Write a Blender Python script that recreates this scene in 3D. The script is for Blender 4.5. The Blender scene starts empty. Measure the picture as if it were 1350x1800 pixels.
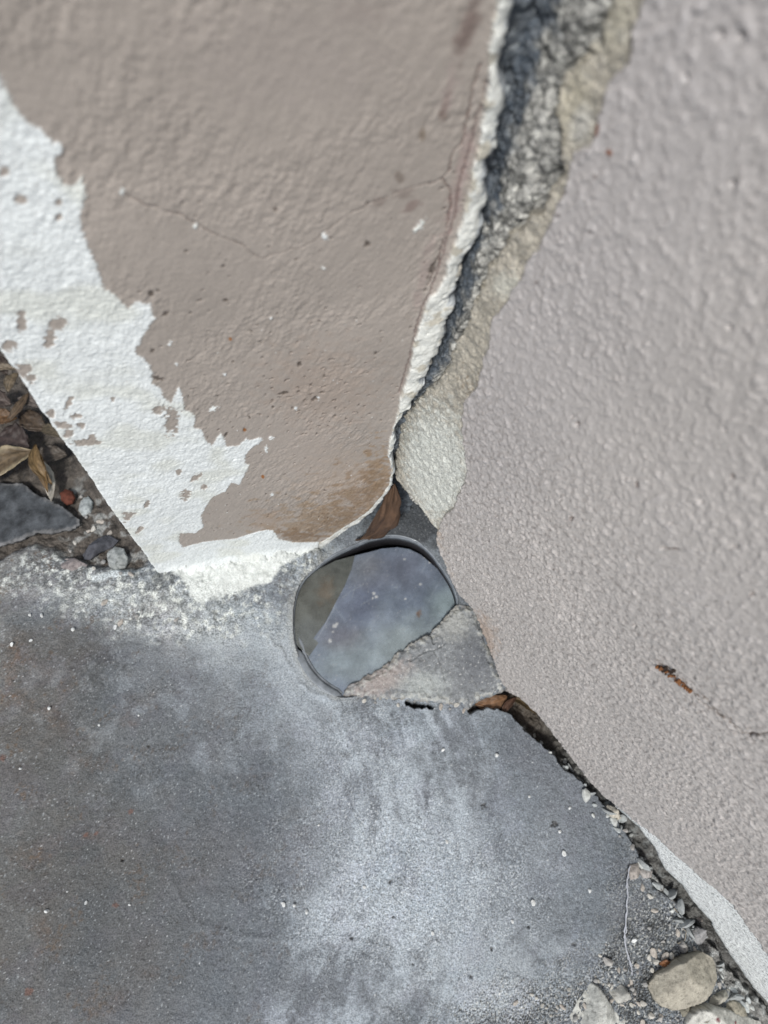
import bpy, math, random
import numpy as np
from mathutils import Vector, Matrix

random.seed(7)
rng = np.random.default_rng(7)
SC = bpy.context.scene
COL = SC.collection
MM = 0.001                      # everything below is worked out in millimetres

# ------------------------------------------------------------------ camera
F = 1300.0                      # focal length in pixels of the 1350 x 1800 photograph
H = 300.0                       # height of the lens above the concrete, mm
CX, CY = 675.0, 900.0
NADIR = (542.0, 1414.0)         # where the verticals of the place meet
d_ = np.array([NADIR[0] - CX, NADIR[1] - CY, F]); d_ /= np.linalg.norm(d_)
UP = -d_
yv = np.array([0, -1, 0.]); yv -= yv @ UP * UP; yv /= np.linalg.norm(yv)
xv = np.cross(yv, UP)
M3 = np.array([xv, yv, UP])     # photo axes (x right, y down, z forward) -> world

cam_d = bpy.data.cameras.new('camera')
cam = bpy.data.objects.new('camera', cam_d)
COL.objects.link(cam)
SC.camera = cam
cam_d.sensor_fit = 'VERTICAL'
cam_d.sensor_height = 36.0
cam_d.lens = F / 1800.0 * 36.0
cam_d.clip_start = 0.005
cam_d.clip_end = 200.0
cr = M3 @ np.array([1, 0, 0.]); cu = M3 @ np.array([0, -1, 0.]); cb = M3 @ np.array([0, 0, -1.])
mw = Matrix(((cr[0], cu[0], cb[0], 0), (cr[1], cu[1], cb[1], 0), (cr[2], cu[2], cb[2], H * MM), (0, 0, 0, 1)))
cam.matrix_world = mw
cam_d.dof.use_dof = True
cam_d.dof.focus_distance = 0.25
cam_d.dof.aperture_fstop = 16.0

# ------------------------------------------------------------------ world, sun, exposure
w = bpy.data.worlds.new('World'); SC.world = w; w.use_nodes = True
nt = w.node_tree; nt.nodes.clear()
wo = nt.nodes.new('ShaderNodeOutputWorld'); bg = nt.nodes.new('ShaderNodeBackground')
sky = nt.nodes.new('ShaderNodeTexSky'); sky.sky_type = 'NISHITA'; sky.sun_disc = False
SUN_EL, SUN_AZ = math.radians(55), math.radians(205)    # azimuth clockwise from +y
sky.sun_elevation = SUN_EL; sky.sun_rotation = SUN_AZ
sky.air_density = 1.0; sky.dust_density = 3.0
nt.links.new(sky.outputs[0], bg.inputs[0]); bg.inputs[1].default_value = 0.08
nt.links.new(bg.outputs[0], wo.inputs[0])
sd = bpy.data.lights.new('sun', 'SUN'); sun = bpy.data.objects.new('sun', sd); COL.objects.link(sun)
sd.energy = 2.3; sd.angle = math.radians(9); sd.color = (1.0, 0.985, 0.955)
sdir = Vector((math.sin(SUN_AZ) * math.cos(SUN_EL), math.cos(SUN_AZ) * math.cos(SUN_EL), math.sin(SUN_EL)))
sun.rotation_euler = sdir.to_track_quat('Z', 'Y').to_euler()
SC.view_settings.view_transform = 'Standard'; SC.view_settings.look = 'None'
SC.view_settings.gamma = 1.0; SC.view_settings.exposure = 0.33

# ------------------------------------------------------------------ geometry helpers
EYE = np.array([0, 0, H])
def ray(p): return M3 @ np.array([p[0] - CX, p[1] - CY, F])
def on_floor(p, z=0.0):
    r = ray(p); return EYE + r * (H - z) / (-r[2])
CORNER = on_floor((672, 945)); OUTER = on_floor((280, 1008)); RIGHTB = on_floor((1350, 1768))
def wall_axes(B):
    e = B - CORNER; e = e / np.linalg.norm(e); n = np.cross(e, [0, 0, 1.])
    if n @ (EYE - CORNER) < 0: n = -n
    return e, n
eL, nL = wall_axes(OUTER); eR, nR = wall_axes(RIGHTB)
ZUP = np.array([0, 0, 1.])
class Plane:
    """a real plane of the place with its own two axes in millimetres"""
    def __init__(s, O, eu, ev, n): s.O, s.eu, s.ev, s.n = np.array(O, float), eu, ev, n
    def at(s, p, off=0.0):
        r = ray(p); t = ((s.O + s.n * off - EYE) @ s.n) / (r @ s.n); return EYE + r * t
    def uv(s, p, off=0.0):
        q = s.at(p, off) - s.O; return np.array([q @ s.eu, q @ s.ev])
    def poly(s, pts, off=0.0): return np.array([s.uv(p, off) for p in pts])
PL = Plane(CORNER, eL, ZUP, nL); PR = Plane(CORNER, eR, ZUP, nR)
PF = Plane((0, 0, 0), np.array([1., 0, 0]), np.array([0, 1., 0]), ZUP)

_perm = np.random.default_rng(3).permutation(256)
_ang = np.random.default_rng(4).random(256) * 2 * np.pi
_gx, _gy = np.cos(_ang), np.sin(_ang)
def pn(x, y, seed=0):
    xi = np.floor(x).astype(np.int64); yi = np.floor(y).astype(np.int64)
    xf = x - xi; yf = y - yi
    u = xf * xf * xf * (xf * (xf * 6 - 15) + 10); v = yf * yf * yf * (yf * (yf * 6 - 15) + 10)
    def g(a, b, dx, dy):
        h = _perm[(_perm[(a + seed * 57) & 255] + b + (a >> 8) * 31 + seed * 13) & 255]
        return _gx[h] * dx + _gy[h] * dy
    a = g(xi, yi, xf, yf); b = g(xi + 1, yi, xf - 1, yf); c = g(xi, yi + 1, xf, yf - 1); d = g(xi + 1, yi + 1, xf - 1, yf - 1)
    return (a + u * (b - a) + v * (c - a + u * (a - b - c + d))) * 1.5
def fbm(x, y, s, o=3, seed=0, g=0.5):
    t = 0; a = 1.0
    for i in range(o):
        t = t + a * pn(x / s, y / s, seed + i); s = s / 2.03; a *= g
    return t
def sm(a, b, x):
    t = np.clip((x - a) / (b - a), 0, 1); return t * t * (3 - 2 * t)
def sdf(P, U, V):
    """signed distance to a closed outline, negative inside"""
    dmin = np.full(U.shape, 1e9); ins = np.zeros(U.shape, bool); n = len(P)
    for i in range(n):
        a = P[i]; b = P[(i + 1) % n]; e = b - a; L = e @ e
        if L < 1e-9: continue
        t = np.clip(((U - a[0]) * e[0] + (V - a[1]) * e[1]) / L, 0, 1)
        dd = (U - a[0] - t * e[0]) ** 2 + (V - a[1] - t * e[1]) ** 2
        np.minimum(dmin, dd, out=dmin)
        c = (a[1] > V) != (b[1] > V)
        if abs(e[1]) > 1e-9: ins ^= c & (U < a[0] + e[0] * (V - a[1]) / e[1])
    return np.sqrt(dmin) * np.where(ins, -1, 1)
def dline(P, U, V):
    dmin = np.full(U.shape, 1e9)
    for a, b in zip(P[:-1], P[1:]):
        e = b - a; t = np.clip(((U - a[0]) * e[0] + (V - a[1]) * e[1]) / max(e @ e, 1e-9), 0, 1)
        np.minimum(dmin, (U - a[0] - t * e[0]) ** 2 + (V - a[1] - t * e[1]) ** 2, out=dmin)
    return np.sqrt(dmin)
def blob(pl, U, V, x, y, rx, ry, ang=0.0, warp=0.0, seed=5, s=2.0):
    """soft elliptical spot on a plane; returns the normalised radius"""
    p0 = pl.uv((x, y)); J = np.array([pl.uv((x + 1, y)) - p0, pl.uv((x, y + 1)) - p0]).T
    Ji = np.linalg.inv(J); du = U - p0[0]; dv = V - p0[1]
    a = Ji[0, 0] * du + Ji[0, 1] * dv; b = Ji[1, 0] * du + Ji[1, 1] * dv
    ca, sa = math.cos(math.radians(ang)), math.sin(math.radians(ang))
    r = np.sqrt(((a * ca + b * sa) / rx) ** 2 + ((-a * sa + b * ca) / ry) ** 2)
    if warp: 
        m = r < 3
        if m.any(): r[m] = r[m] + warp * fbm(U[m], V[m], s, 3, seed)
    return r
def mix(c, col, wgt): return c + (np.array(col) - c) * wgt[..., None]
def steps(segs, grow0=0, grow1=0, ratio=1.35):
    """1D grid lines: segs = [(start, end, step)...] with stretched lines outside"""
    out = []
    for a, b, s in segs: out.append(np.arange(a, b - s * 0.5, s))
    out = list(np.concatenate(out)) + [segs[-1][1]]
    s = segs[-1][2]; x = out[-1]
    while x < segs[-1][1] + grow1: s *= ratio; x += s; out.append(x)
    s = segs[0][2]; x = out[0]; pre = []
    while x > segs[0][0] - grow0: s *= ratio; x -= s; pre.append(x)
    return np.array(pre[::-1] + out)

# ------------------------------------------------------------------ object helpers
def tag(o, label=None, cat=None, group=None, kind=None):
    if label: o['label'] = label
    if cat: o['category'] = cat
    if group: o['group'] = group
    if kind: o['kind'] = kind
    return o
def empty(name, loc, label, cat, group=None):
    o = bpy.data.objects.new(name, None); COL.objects.link(o); o.location = Vector(loc) * MM
    o.empty_display_size = 0.01
    return tag(o, label, cat, group)
def mesh_np(name, verts, quads, cols, mat, parent=None, normals=None, extra=None):
    """verts in mm world coordinates; quads may hold triangles as (a,b,c,-1)"""
    verts = np.asarray(verts, float) * MM
    off = np.zeros(3)
    if parent is not None: off = np.array(parent.location)
    quads = np.asarray(quads)
    if quads.shape[1] == 4 and (quads[:, 3] < 0).any():
        cnt = np.where(quads[:, 3] < 0, 3, 4); idx = quads.ravel(); idx = idx[idx >= 0]
    else:
        cnt = np.full(len(quads), quads.shape[1]); idx = quads.ravel()
    me = bpy.data.meshes.new(name)
    me.vertices.add(len(verts)); me.vertices.foreach_set('co', (verts - off).astype(np.float32).ravel())
    me.loops.add(len(idx)); me.loops.foreach_set('vertex_index', idx.astype(np.int32))
    me.polygons.add(len(cnt))
    st = np.concatenate([[0], np.cumsum(cnt)[:-1]]).astype(np.int32)
    me.polygons.foreach_set('loop_start', st)
    me.polygons.foreach_set('use_smooth', np.ones(len(cnt), bool))
    me.update(calc_edges=True); me.validate()
    if cols is not None:
        a = me.attributes.new('Col', 'FLOAT_COLOR', 'POINT')
        c4 = np.ones((len(verts), 4), np.float32); c4[:, :3] = np.clip(cols, 0.004, 0.95); a.data.foreach_set('color', c4.ravel())
    if extra is not None:
        a = me.attributes.new('Grit', 'FLOAT', 'POINT'); a.data.foreach_set('value', np.asarray(extra, np.float32).ravel())
    if normals is not None: me.normals_split_custom_set_from_vertices(normals)
    me.materials.append(mat)
    o = bpy.data.objects.new(name, me); COL.objects.link(o)
    if parent is not None: o.parent = parent
    return o
def sheet(pos, cols, lab, names, mat, parent, grit=None, keep=None):
    """one continuous relief sheet cut into named part meshes along its own features"""
    nv, nu = pos.shape[:2]
    du = np.gradient(pos, axis=1); dv = np.gradient(pos, axis=0)
    nr = np.cross(du, dv); nr /= (np.linalg.norm(nr, axis=2, keepdims=True) + 1e-12)
    if nr[nv // 2, nu // 2] @ (EYE - pos[nv // 2, nu // 2]) < 0: flip = True; nr = -nr
    else: flip = False
    I = np.arange(nv * nu).reshape(nv, nu)
    q = np.stack([I[:-1, :-1], I[:-1, 1:], I[1:, 1:], I[1:, :-1]], -1).reshape(-1, 4)
    if flip: q = q[:, ::-1]
    fl = lab[:-1, :-1].ravel()
    if keep is not None:
        k = (keep[:-1, :-1] & keep[1:, :-1] & keep[:-1, 1:] & keep[1:, 1:]).ravel()
    else: k = np.ones(len(q), bool)
    P = pos.reshape(-1, 3); C = cols.reshape(-1, 3); N = nr.reshape(-1, 3)
    objs = []
    for i, nm in enumerate(names):
        m = (fl == i) & k
        if not m.any(): objs.append(None); continue
        qq = q[m]; used = np.unique(qq); rm = np.zeros(len(P), np.int64); rm[used] = np.arange(len(used))
        objs.append(mesh_np(nm, P[used], rm[qq], C[used], mat, parent, N[used], None if grit is None else grit.reshape(-1)[used]))
    return objs

# ------------------------------------------------------------------ materials
def new_mat(name):
    m = bpy.data.materials.new(name); m.use_nodes = True
    return m, m.node_tree, m.node_tree.nodes['Principled BSDF']
def N(nt, t, **kw):
    n = nt.nodes.new(t)
    for k, v in kw.items():
        if k in n.inputs.keys() if hasattr(n.inputs, 'keys') else False: n.inputs[k].default_value = v
        else: setattr(n, k, v)
    return n
def relief_mat(name, rough=0.75, spec=0.3, grain=0.12, s1=2500, s2=900, bump=0.00012, coat=0.0):
    """colour from the mesh attribute, broken up by fine grain; Grit makes a place sandier"""
    m, nt, b = new_mat(name); L = nt.links.new
    at = N(nt, 'ShaderNodeAttribute'); at.attribute_name = 'Col'
    gr = N(nt, 'ShaderNodeAttribute'); gr.attribute_name = 'Grit'
    tc = N(nt, 'ShaderNodeTexCoord')
    n1 = N(nt, 'ShaderNodeTexNoise'); n1.inputs['Scale'].default_value = s1; n1.inputs['Detail'].default_value = 3
    n2 = N(nt, 'ShaderNodeTexNoise'); n2.inputs['Scale'].default_value = s2; n2.inputs['Detail'].default_value = 4; n2.inputs['Roughness'].default_value = .65
    L(tc.outputs['Object'], n1.inputs['Vector']); L(tc.outputs['Object'], n2.inputs['Vector'])
    mr = N(nt, 'ShaderNodeMapRange'); L(n1.outputs[0], mr.inputs[0]); mr.inputs[1].default_value = .3; mr.inputs[2].default_value = .7
    ga = N(nt, 'ShaderNodeMath', operation='MULTIPLY_ADD'); L(gr.outputs['Fac'], ga.inputs[0]); ga.inputs[1].default_value = 0.45; ga.inputs[2].default_value = grain
    lo = N(nt, 'ShaderNodeMath', operation='SUBTRACT'); lo.inputs[0].default_value = 1.0; L(ga.outputs[0], lo.inputs[1])
    hi = N(nt, 'ShaderNodeMath', operation='ADD'); hi.inputs[0].default_value = 1.0; L(ga.outputs[0], hi.inputs[1])
    L(lo.outputs[0], mr.inputs[3]); L(hi.outputs[0], mr.inputs[4])
    mr2 = N(nt, 'ShaderNodeMapRange'); L(n2.outputs[0], mr2.inputs[0]); mr2.inputs[1].default_value = .3; mr2.inputs[2].default_value = .7
    mr2.inputs[3].default_value = 1 - grain * .6; mr2.inputs[4].default_value = 1 + grain * .6
    mu = N(nt, 'ShaderNodeMath', operation='MULTIPLY'); L(mr.outputs[0], mu.inputs[0]); L(mr2.outputs[0], mu.inputs[1])
    vm = N(nt, 'ShaderNodeVectorMath', operation='SCALE'); L(at.outputs['Color'], vm.inputs[0]); L(mu.outputs[0], vm.inputs['Scale'])
    L(vm.outputs[0], b.inputs['Base Color'])
    b.inputs['Roughness'].default_value = rough; b.inputs['Specular IOR Level'].default_value = spec
    ad = N(nt, 'ShaderNodeMath', operation='ADD'); L(n1.outputs[0], ad.inputs[0]); L(n2.outputs[0], ad.inputs[1])
    bs = N(nt, 'ShaderNodeMath', operation='MULTIPLY_ADD'); L(gr.outputs['Fac'], bs.inputs[0]); bs.inputs[1].default_value = bump * 2.2; bs.inputs[2].default_value = bump
    bp = N(nt, 'ShaderNodeBump'); L(ad.outputs[0], bp.inputs['Height']); L(bs.outputs[0], bp.inputs['Distance'])
    L(bp.outputs[0], b.inputs['Normal'])
    if coat: b.inputs['Coat Weight'].default_value = coat; b.inputs['Coat Roughness'].default_value = 0.35
    return m
M_LEFT = relief_mat('left_plaster', 0.62, 0.35, 0.05, 2600, 800, 0.00005)
M_RIGHT = relief_mat('right_plaster', 0.6, 0.4, 0.06, 2600, 900, 0.00009)
M_FLOOR = relief_mat('concrete', 0.72, 0.45, 0.16, 1700, 650, 0.00022)
M_STONE = relief_mat('stone', 0.85, 0.25, 0.16, 2600, 900, 0.00016)
M_LEAF = relief_mat('dry_leaf', 0.55, 0.35, 0.12, 1500, 400, 0.00005)
M_CRUMB = relief_mat('crumb', 0.85, 0.25, 0.15, 3000, 900, 0.00008)

# ------------------------------------------------------------------ LEFT WALL (a short stub of plastered wall)
W0 = 94.1
u = steps([(-14, 93.6, 0.27)]); 
uside = [93.9, 94.2, 94.5, 94.9, 95.4, 96, 97, 98.5, 101, 105, 112, 125, 150, 190, 260]
u = np.concatenate([u, uside])
v = np.concatenate([steps([(-16, 0, 1.0), (0, 70, 0.42), (70, 150, 0.3), (150, 262, 0.24)], 0, 900)])
U, V = np.meshgrid(u, v)
edge_w = W0 + 2.4 * np.clip(V, 0, 260) / 163 + 0.25 * fbm(V, V * 0, 9, 3, 21) + 0.12 * pn(V / 1.3, V * 0, 23)
Uf = np.minimum(U, 93.6)

paint_edge = [(1000, -900), (905, -300), (880, -60), (870, 0), (862, 40), (858, 100), (848, 200), (835, 280), (820, 330), (808, 400), (790, 440), (780, 480), (765, 510), (750, 520),
              (740, 560), (725, 600), (722, 635), (712, 670), (705, 690), (700, 712), (693, 745), (683, 775), (682, 800), (688, 822), (684, 850), (668, 874), (650, 893), (626, 912),
              (603, 926), (578, 944), (560, 953)]
solid = [(1030, -900), (930, -300), (900, -60), (890, 0), (881, 60), (877, 110), (880, 150), (868, 230), (852, 290), (846, 340), (847, 390), (828, 430), (806, 460), (796, 500), (788, 520),
         (791, 545), (776, 580), (771, 610), (751, 640), (746, 660), (741, 680), (726, 700), (706, 725), (697, 748), (687, 775), (686, 800), (693, 822), (690, 852), (673, 880), (655, 900),
         (630, 919), (606, 935), (582, 952), (566, 964)]
closeL = PL.uv((300, 1100))
def wallpoly(pts, pl, tail): return np.vstack([pl.poly(pts), np.array(tail)])
tailL = [(30, -40), (400, -40), (400, 3000), (-60, 3000)]
SD = sdf(wallpoly(solid, PL, tailL), U, V)
SP = sdf(wallpoly(paint_edge, PL, tailL), U, V)
wr = 0.35 * fbm(U, V, 3.5, 4, 31) + 0.15 * fbm(U, V, .9, 2, 35)
SD = SD - .45 * sm(60, 80, V) + wr * .8 + 1.1 * fbm(U, V, 7, 4, 37, .6) * sm(60, 75, V); SP = SP + wr
white_px = [(-260, -300), (-120, -60), (-60, 60), (0, 128), (20, 168), (40, 205), (75, 228), (98, 262), (98, 300), (112, 325), (130, 327), (144, 310), (151, 345), (140, 385), (155, 430), (172, 470), (182, 505),
            (205, 520), (225, 542), (243, 530), (262, 535), (272, 560), (258, 580), (246, 598), (237, 618), (255, 630), (267, 650), (267, 672), (282, 680), (287, 697), (300, 706), (308, 690),
            (315, 675), (322, 697), (323, 718), (337, 722), (343, 733), (340, 750), (355, 753), (360, 772), (373, 782), (382, 767), (388, 758), (395, 773), (398, 783), (417, 783), (430, 773),
            (433, 767), (437, 773), (460, 768), (463, 773), (440, 788), (432, 800), (430, 813), (438, 817), (430, 833), (422, 853), (407, 848), (397, 863), (373, 873), (360, 893), (353, 907),
            (358, 927), (343, 937), (317, 937), (315, 953), (323, 962), (357, 953), (382, 950), (413, 948), (447, 937), (467, 932), (480, 933), (490, 947), (513, 952), (545, 952), (560, 952)]
SW = sdf(wallpoly(white_px, PL, [(30, -40), (500, -40), (500, 900)]), U, V)
SW = SW + 0.22 * fbm(U, V, 2.4, 3, 41) + 0.30 * fbm(U, V, .8, 3, 43) + .30 * fbm(U, V, .45, 2, 44)
for x, y, rx, ry in [(101, 262, 9, 11)]:
    SW = np.minimum(SW, (blob(PL, U, V, x, y, rx, ry, 0, .2) - 1) * 1.5)
for x, y, rx, ry, a in [(376, 717, 9, 4, -20), (570, 415, 6, 7, 0), (568, 470, 4, 4, 0), (343, 398, 5, 5, 0), (478, 560, 3, 3, 0), (520, 718, 4, 4, 0), (738, 396, 5, 16, 35),
                        (310, 640, 3, 3, 0), (478, 868, 3, 3, 0), (395, 657, 3, 4, 0), (300, 605, 4, 4, 0), (215, 335, 5, 8, 0),
                        (477, 770, 5, 4, 0), (468, 790, 3, 7, 0), (560, 700, 3, 3, 0)]:
    SW = np.minimum(SW, (blob(PL, U, V, x, y, rx, ry, a, .9, 47, .9) - .75) * 1.2)
spots = [(58, 565, 8, 19, 0), (114, 569, 14, 12, 0), (103, 595, 8, 17, 15), (39, 605, 11, 10, 0), (57, 652, 22, 11, -25), (72, 664, 9, 8, 0), (136, 705, 4, 14, 32), (105, 725, 7, 9, 15), (145, 729, 9, 6, 0),
         (126, 746, 15, 6, 10), (134, 760, 8, 7, 0), (163, 776, 22, 6, -5), (155, 745, 7, 5, 0), (279, 717, 12, 8, -30), (302, 738, 12, 25, 5), (314, 828, 5, 6, 0), (345, 839, 12, 5, -30), (326, 868, 9, 8, -30),
         (262, 884, 4, 7, 20), (231, 906, 12, 5, -40), (249, 930, 9, 4, -45), (105, 355, 5, 6, 0), (107, 382, 6, 6, 0), (225, 900, 5, 3, 0), (358, 856, 5, 5, 0), (172, 768, 6, 9, 30), (204, 700, 3, 4, 0), (50, 350, 10, 8, 0), (20, 300, 8, 8, 0)]
for x, y, rx, ry, a in spots:
    SW = np.maximum(SW, (1 - blob(PL, U, V, x, y, rx, ry, a, .55, 51, 1.6)) * 1.2)
WW = sm(0.16, -0.16, SW)
# random little white nicks on the paint
nick = fbm(U, V, 1.2, 3, 61, .7); WW = np.maximum(WW, sm(1.25, 1.33, nick) * sm(0, 3, SW) * (V < 160))

tamp = .45 + .9 * sm(-.4, .6, fbm(U, V, 24, 3, 70)); tex = 0.13 * fbm(U + V * .5, V * .45 - U * .2, 2.6, 3, 71) + 0.09 * fbm(U, V * .8, 1.0, 3, 75) + .10 * sm(.5, .9, fbm(U, V * .6, 2.4, 2, 77))
texw = 0.17 * fbm(U, V * .7, 2.4, 3, 81) + 0.12 * fbm(U, V, .8, 3, 85)
hL = tex * tamp * (1 - WW) + (texw + 0.20) * WW
hL += 0.5 * fbm(U, V, 45, 2, 91)
# hairline crack and lifting layers
crk = PL.poly([(225, 345), (262, 362), (300, 372), (330, 382), (352, 396), (385, 415), (420, 428), (446, 447), (463, 454), (480, 448), (500, 440), (535, 432), (555, 420), (568, 410), (590, 393), (622, 372), (642, 362), (668, 350), (700, 337), (735, 326), (775, 317)])
dc = dline(crk, U + .35 * fbm(U, V, 2.0, 3, 95), V + .5 * fbm(U, V, 2.5, 3, 96))
cw = sm(0.22, 0.05, dc) * (0.5 + 0.5 * sm(-.3, .1, fbm(U, V, 6, 2, 97)))
hL -= 0.35 * cw
cr2 = PL.poly([(845, 110), (832, 150), (818, 230), (812, 255), (796, 268), (790, 300), (778, 316), (790, 330), (793, 350), (786, 400), (776, 440), (768, 470), (752, 500)])
cr3 = PL.poly([(858, 130), (846, 180), (834, 225), (824, 270), (806, 330), (800, 380), (785, 425), (772, 470), (758, 505), (742, 535), (728, 585), (716, 640), (702, 690)])
d2 = dline(cr2, U + .3 * fbm(U, V, 1.8, 3, 98), V + .5 * fbm(U, V, 2, 2, 99)); c2w = sm(.26, .06, d2)
d3 = dline(cr3, U + .25 * fbm(U, V, 1.5, 3, 101), V); c3w = sm(.32, .1, d3)
hL -= .4 * c2w + .35 * c3w
hL += 0.25 * sm(2.2, 0, -SP) * (SP < 0)                       # paint lifts a little at the break
ridge = (SP > 0) & (SD < 0)
hL += 3.2 * np.clip(1 - V / 8, 0, 1) ** 2 * sm(26, 34, U) * sm(93, 86, U) * (1 + .5 * fbm(U, V, 6, 3, 115))
rw = sm(-.1, .15, SP)
rprof = np.clip(-SD, 0, 3)
lowc = sm(75, 60, V)                                          # low curved chip has only a thin rim
hridge = 0.35 + 1.5 * np.sqrt(np.clip(rprof / 2.2, 0, 1)) * (1 - .7 * lowc) + 0.45 * fbm(U, V, 7, 5, 111, .58) + .08 * fbm(U, V, .7, 2, 113)
hL = hL * (1 - rw) + (hridge - .5) * rw
drop = sm(-.12, .9, SD)
hL = hL * (1 - drop) + (-9.5 + 4.5 * sm(62, 75, V) + 1.2 * fbm(U, V, 5, 4, 121)) * drop
# colours
paintL = np.array([.375, .336, .300]); c = np.zeros(U.shape + (3,)) + paintL
c *= (1 + .07 * fbm(U, V, 30, 3, 131) + .04 * fbm(U, V, 3, 3, 133))[..., None]
def st(x, y, rx, ry, col, k, a=0, wp=.5, s=3):
    global c; r = blob(PL, U, V, x, y, rx, ry, a, wp, 140 + int(x) % 17, s); c = mix(c, col, k * sm(1.15, .25, r))
st(570, 690, 120, 90, (.37, .30, .25), .5); st(600, 850, 90, 70, (.42, .35, .29), .7); st(550, 790, 80, 70, (.40, .35, .31), .6)
st(640, 880, 70, 52, (.30, .215, .145), .8, -30, 1.0, 5); st(555, 915, 100, 40, (.31, .23, .155), .75, -8, 1.0, 5); st(520, 942, 45, 12, (.19, .12, .065), .7, 0, 1.0); st(668, 835, 26, 48, (.29, .20, .12), .65, 0, 1.0)
st(590, 915, 60, 22, (.21, .145, .09), .45, -15, 1.2, 3); st(655, 850, 22, 30, (.19, .125, .07), .4, 20, 1.2, 3); st(470, 915, 40, 25, (.36, .28, .22), .5)
grn = sm(.2, .7, fbm(U, V, 1.1, 3, 151)); br = sm(1.2, .3, blob(PL, U, V, 600, 900, 120, 60)); c = mix(c, (.11, .07, .04), .5 * grn * br); c = mix(c, (.6, .55, .5), .4 * sm(.45, .8, fbm(U, V, .9, 2, 152)) * br)
st(822, 55, 22, 75, (.17, .125, .11), .8, 8); st(782, 185, 9, 36, (.17, .12, .10), .75, 12); st(742, 235, 8, 16, (.20, .155, .11), .7); st(702, 312, 8, 14, (.17, .135, .11), .6, 0, .9)
st(725, 362, 18, 10, (.20, .14, .125), .6, -20, .9); st(690, 348, 45, 9, (.20, .16, .14), .5, -20, 1.0); st(790, 150, 14, 60, (.36, .29, .27), .5, 12); st(640, 20, 60, 30, (.28, .24, .22), .4)
st(805, 330, 15, 120, (.38, .29, .27), .6, 14); st(745, 480, 12, 80, (.37, .29, .27), .4, 14); st(500, 100, 250, 120, (.345, .305, .28), .4); st(738, 396, 7, 17, (.6, .55, .52), .7, 35, .6, 1.5)
c = mix(c, (.13, .10, .09), .75 * cw); c = mix(c, (.13, .08, .07), .7 * c2w); c = mix(c, (.14, .09, .085), .6 * c3w)
# dark pits and specks
pit = fbm(U, V, 1.7, 2, 161); dens = sm(190, 150, V) * .5 + sm(1.6, .4, blob(PL, U, V, 560, 690, 90, 60)) * .9
pw = sm(.86 - .22 * dens, .98 - .22 * dens, pit) * (SW > .6) * (V < 200); hL -= .35 * pw * (SD < -.5); c = mix(c, (.07, .055, .045), .8 * pw)
pw2 = sm(.62, .75, pn(U / .55, V / .55, 165)) * sm(.35, .8, fbm(U, V, 9, 2, 166)) * (SW > .5) * (V < 190); c = mix(c, (.09, .07, .06), .7 * pw2)
for x, y, rx, ry, a in [(266, 518, 6, 6, 0), (293, 552, 9, 4, -25), (267, 618, 6, 5, -30), (277, 664, 16, 4, 10), (398, 530, 6, 3, 0), (352, 530, 6, 3, -20), (498, 692, 12, 3, -10), (553, 702, 8, 4, -30), (480, 716, 3, 3, 0),
                        (565, 690, 3, 3, 0), (430, 755, 4, 4, 0), (412, 806, 3, 3, 0), (760, 470, 5, 20, 25), (645, 430, 6, 8, 20), (397, 763, 3, 6, 40), (365, 767, 3, 3, 0), (527, 640, 5, 5, 0), (660, 620, 3, 3, 0)]:
    k = sm(1.0, .5, blob(PL, U, V, x, y, rx, ry, a, .5, 171, 1.0)); c = mix(c, (.06, .045, .035), .8 * k); hL -= .25 * k
for x, y in [(405, 597), (430, 755), (462, 838)]:
    c = mix(c, (.30, .12, .03), sm(1.1, .5, blob(PL, U, V, x, y, 3.5, 4)))
cwht = np.array([.77, .815, .815]) * (1 + .05 * fbm(U, V, 12, 3, 181) + .05 * fbm(U, V, 1.2, 3, 183))[..., None]
cwht = mix(cwht, (.66, .68, .60), .5 * sm(-.1, .6, fbm(U, V, 14, 2, 185)))
cwht = mix(cwht, (.42, .42, .38), .55 * sm(.35, .7, pn(U / .5, V / .6, 187)) * sm(100, 30, V))
bc = sm(.55, .85, pn(U / .8, V / .8, 186)); cwht = mix(cwht, (.4, .38, .35), .5 * bc)
c = c * (1 - WW[..., None]) + cwht * WW[..., None]
crid = np.array([.76, .775, .73]) * (1 + .1 * fbm(U, V, 4, 3, 191) + .07 * fbm(U, V, .8, 2, 192))[..., None]
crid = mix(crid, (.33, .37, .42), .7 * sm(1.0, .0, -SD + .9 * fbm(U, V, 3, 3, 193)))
crid = mix(crid, (.42, .37, .27), .6 * sm(.25, .6, fbm(U, V, 4.5, 3, 194)))
c = c * (1 - rw[..., None]) + crid * rw[..., None]
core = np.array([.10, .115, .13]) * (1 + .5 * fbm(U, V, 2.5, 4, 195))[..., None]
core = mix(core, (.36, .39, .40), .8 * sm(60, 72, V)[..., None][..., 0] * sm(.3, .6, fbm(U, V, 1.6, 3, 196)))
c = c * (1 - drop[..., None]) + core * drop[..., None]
# bottom grime
bt = sm(9, 0, V + 2.5 * fbm(U, V, 5, 3, 197)) * (SD < 0) * sm(93, 85, U); c = mix(c, (.55, .57, .55), .35 * bt)
lab = np.where(drop > .5, 3, np.where(rw > .5, 2, np.where(WW > .5, 1, 0)))
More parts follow.
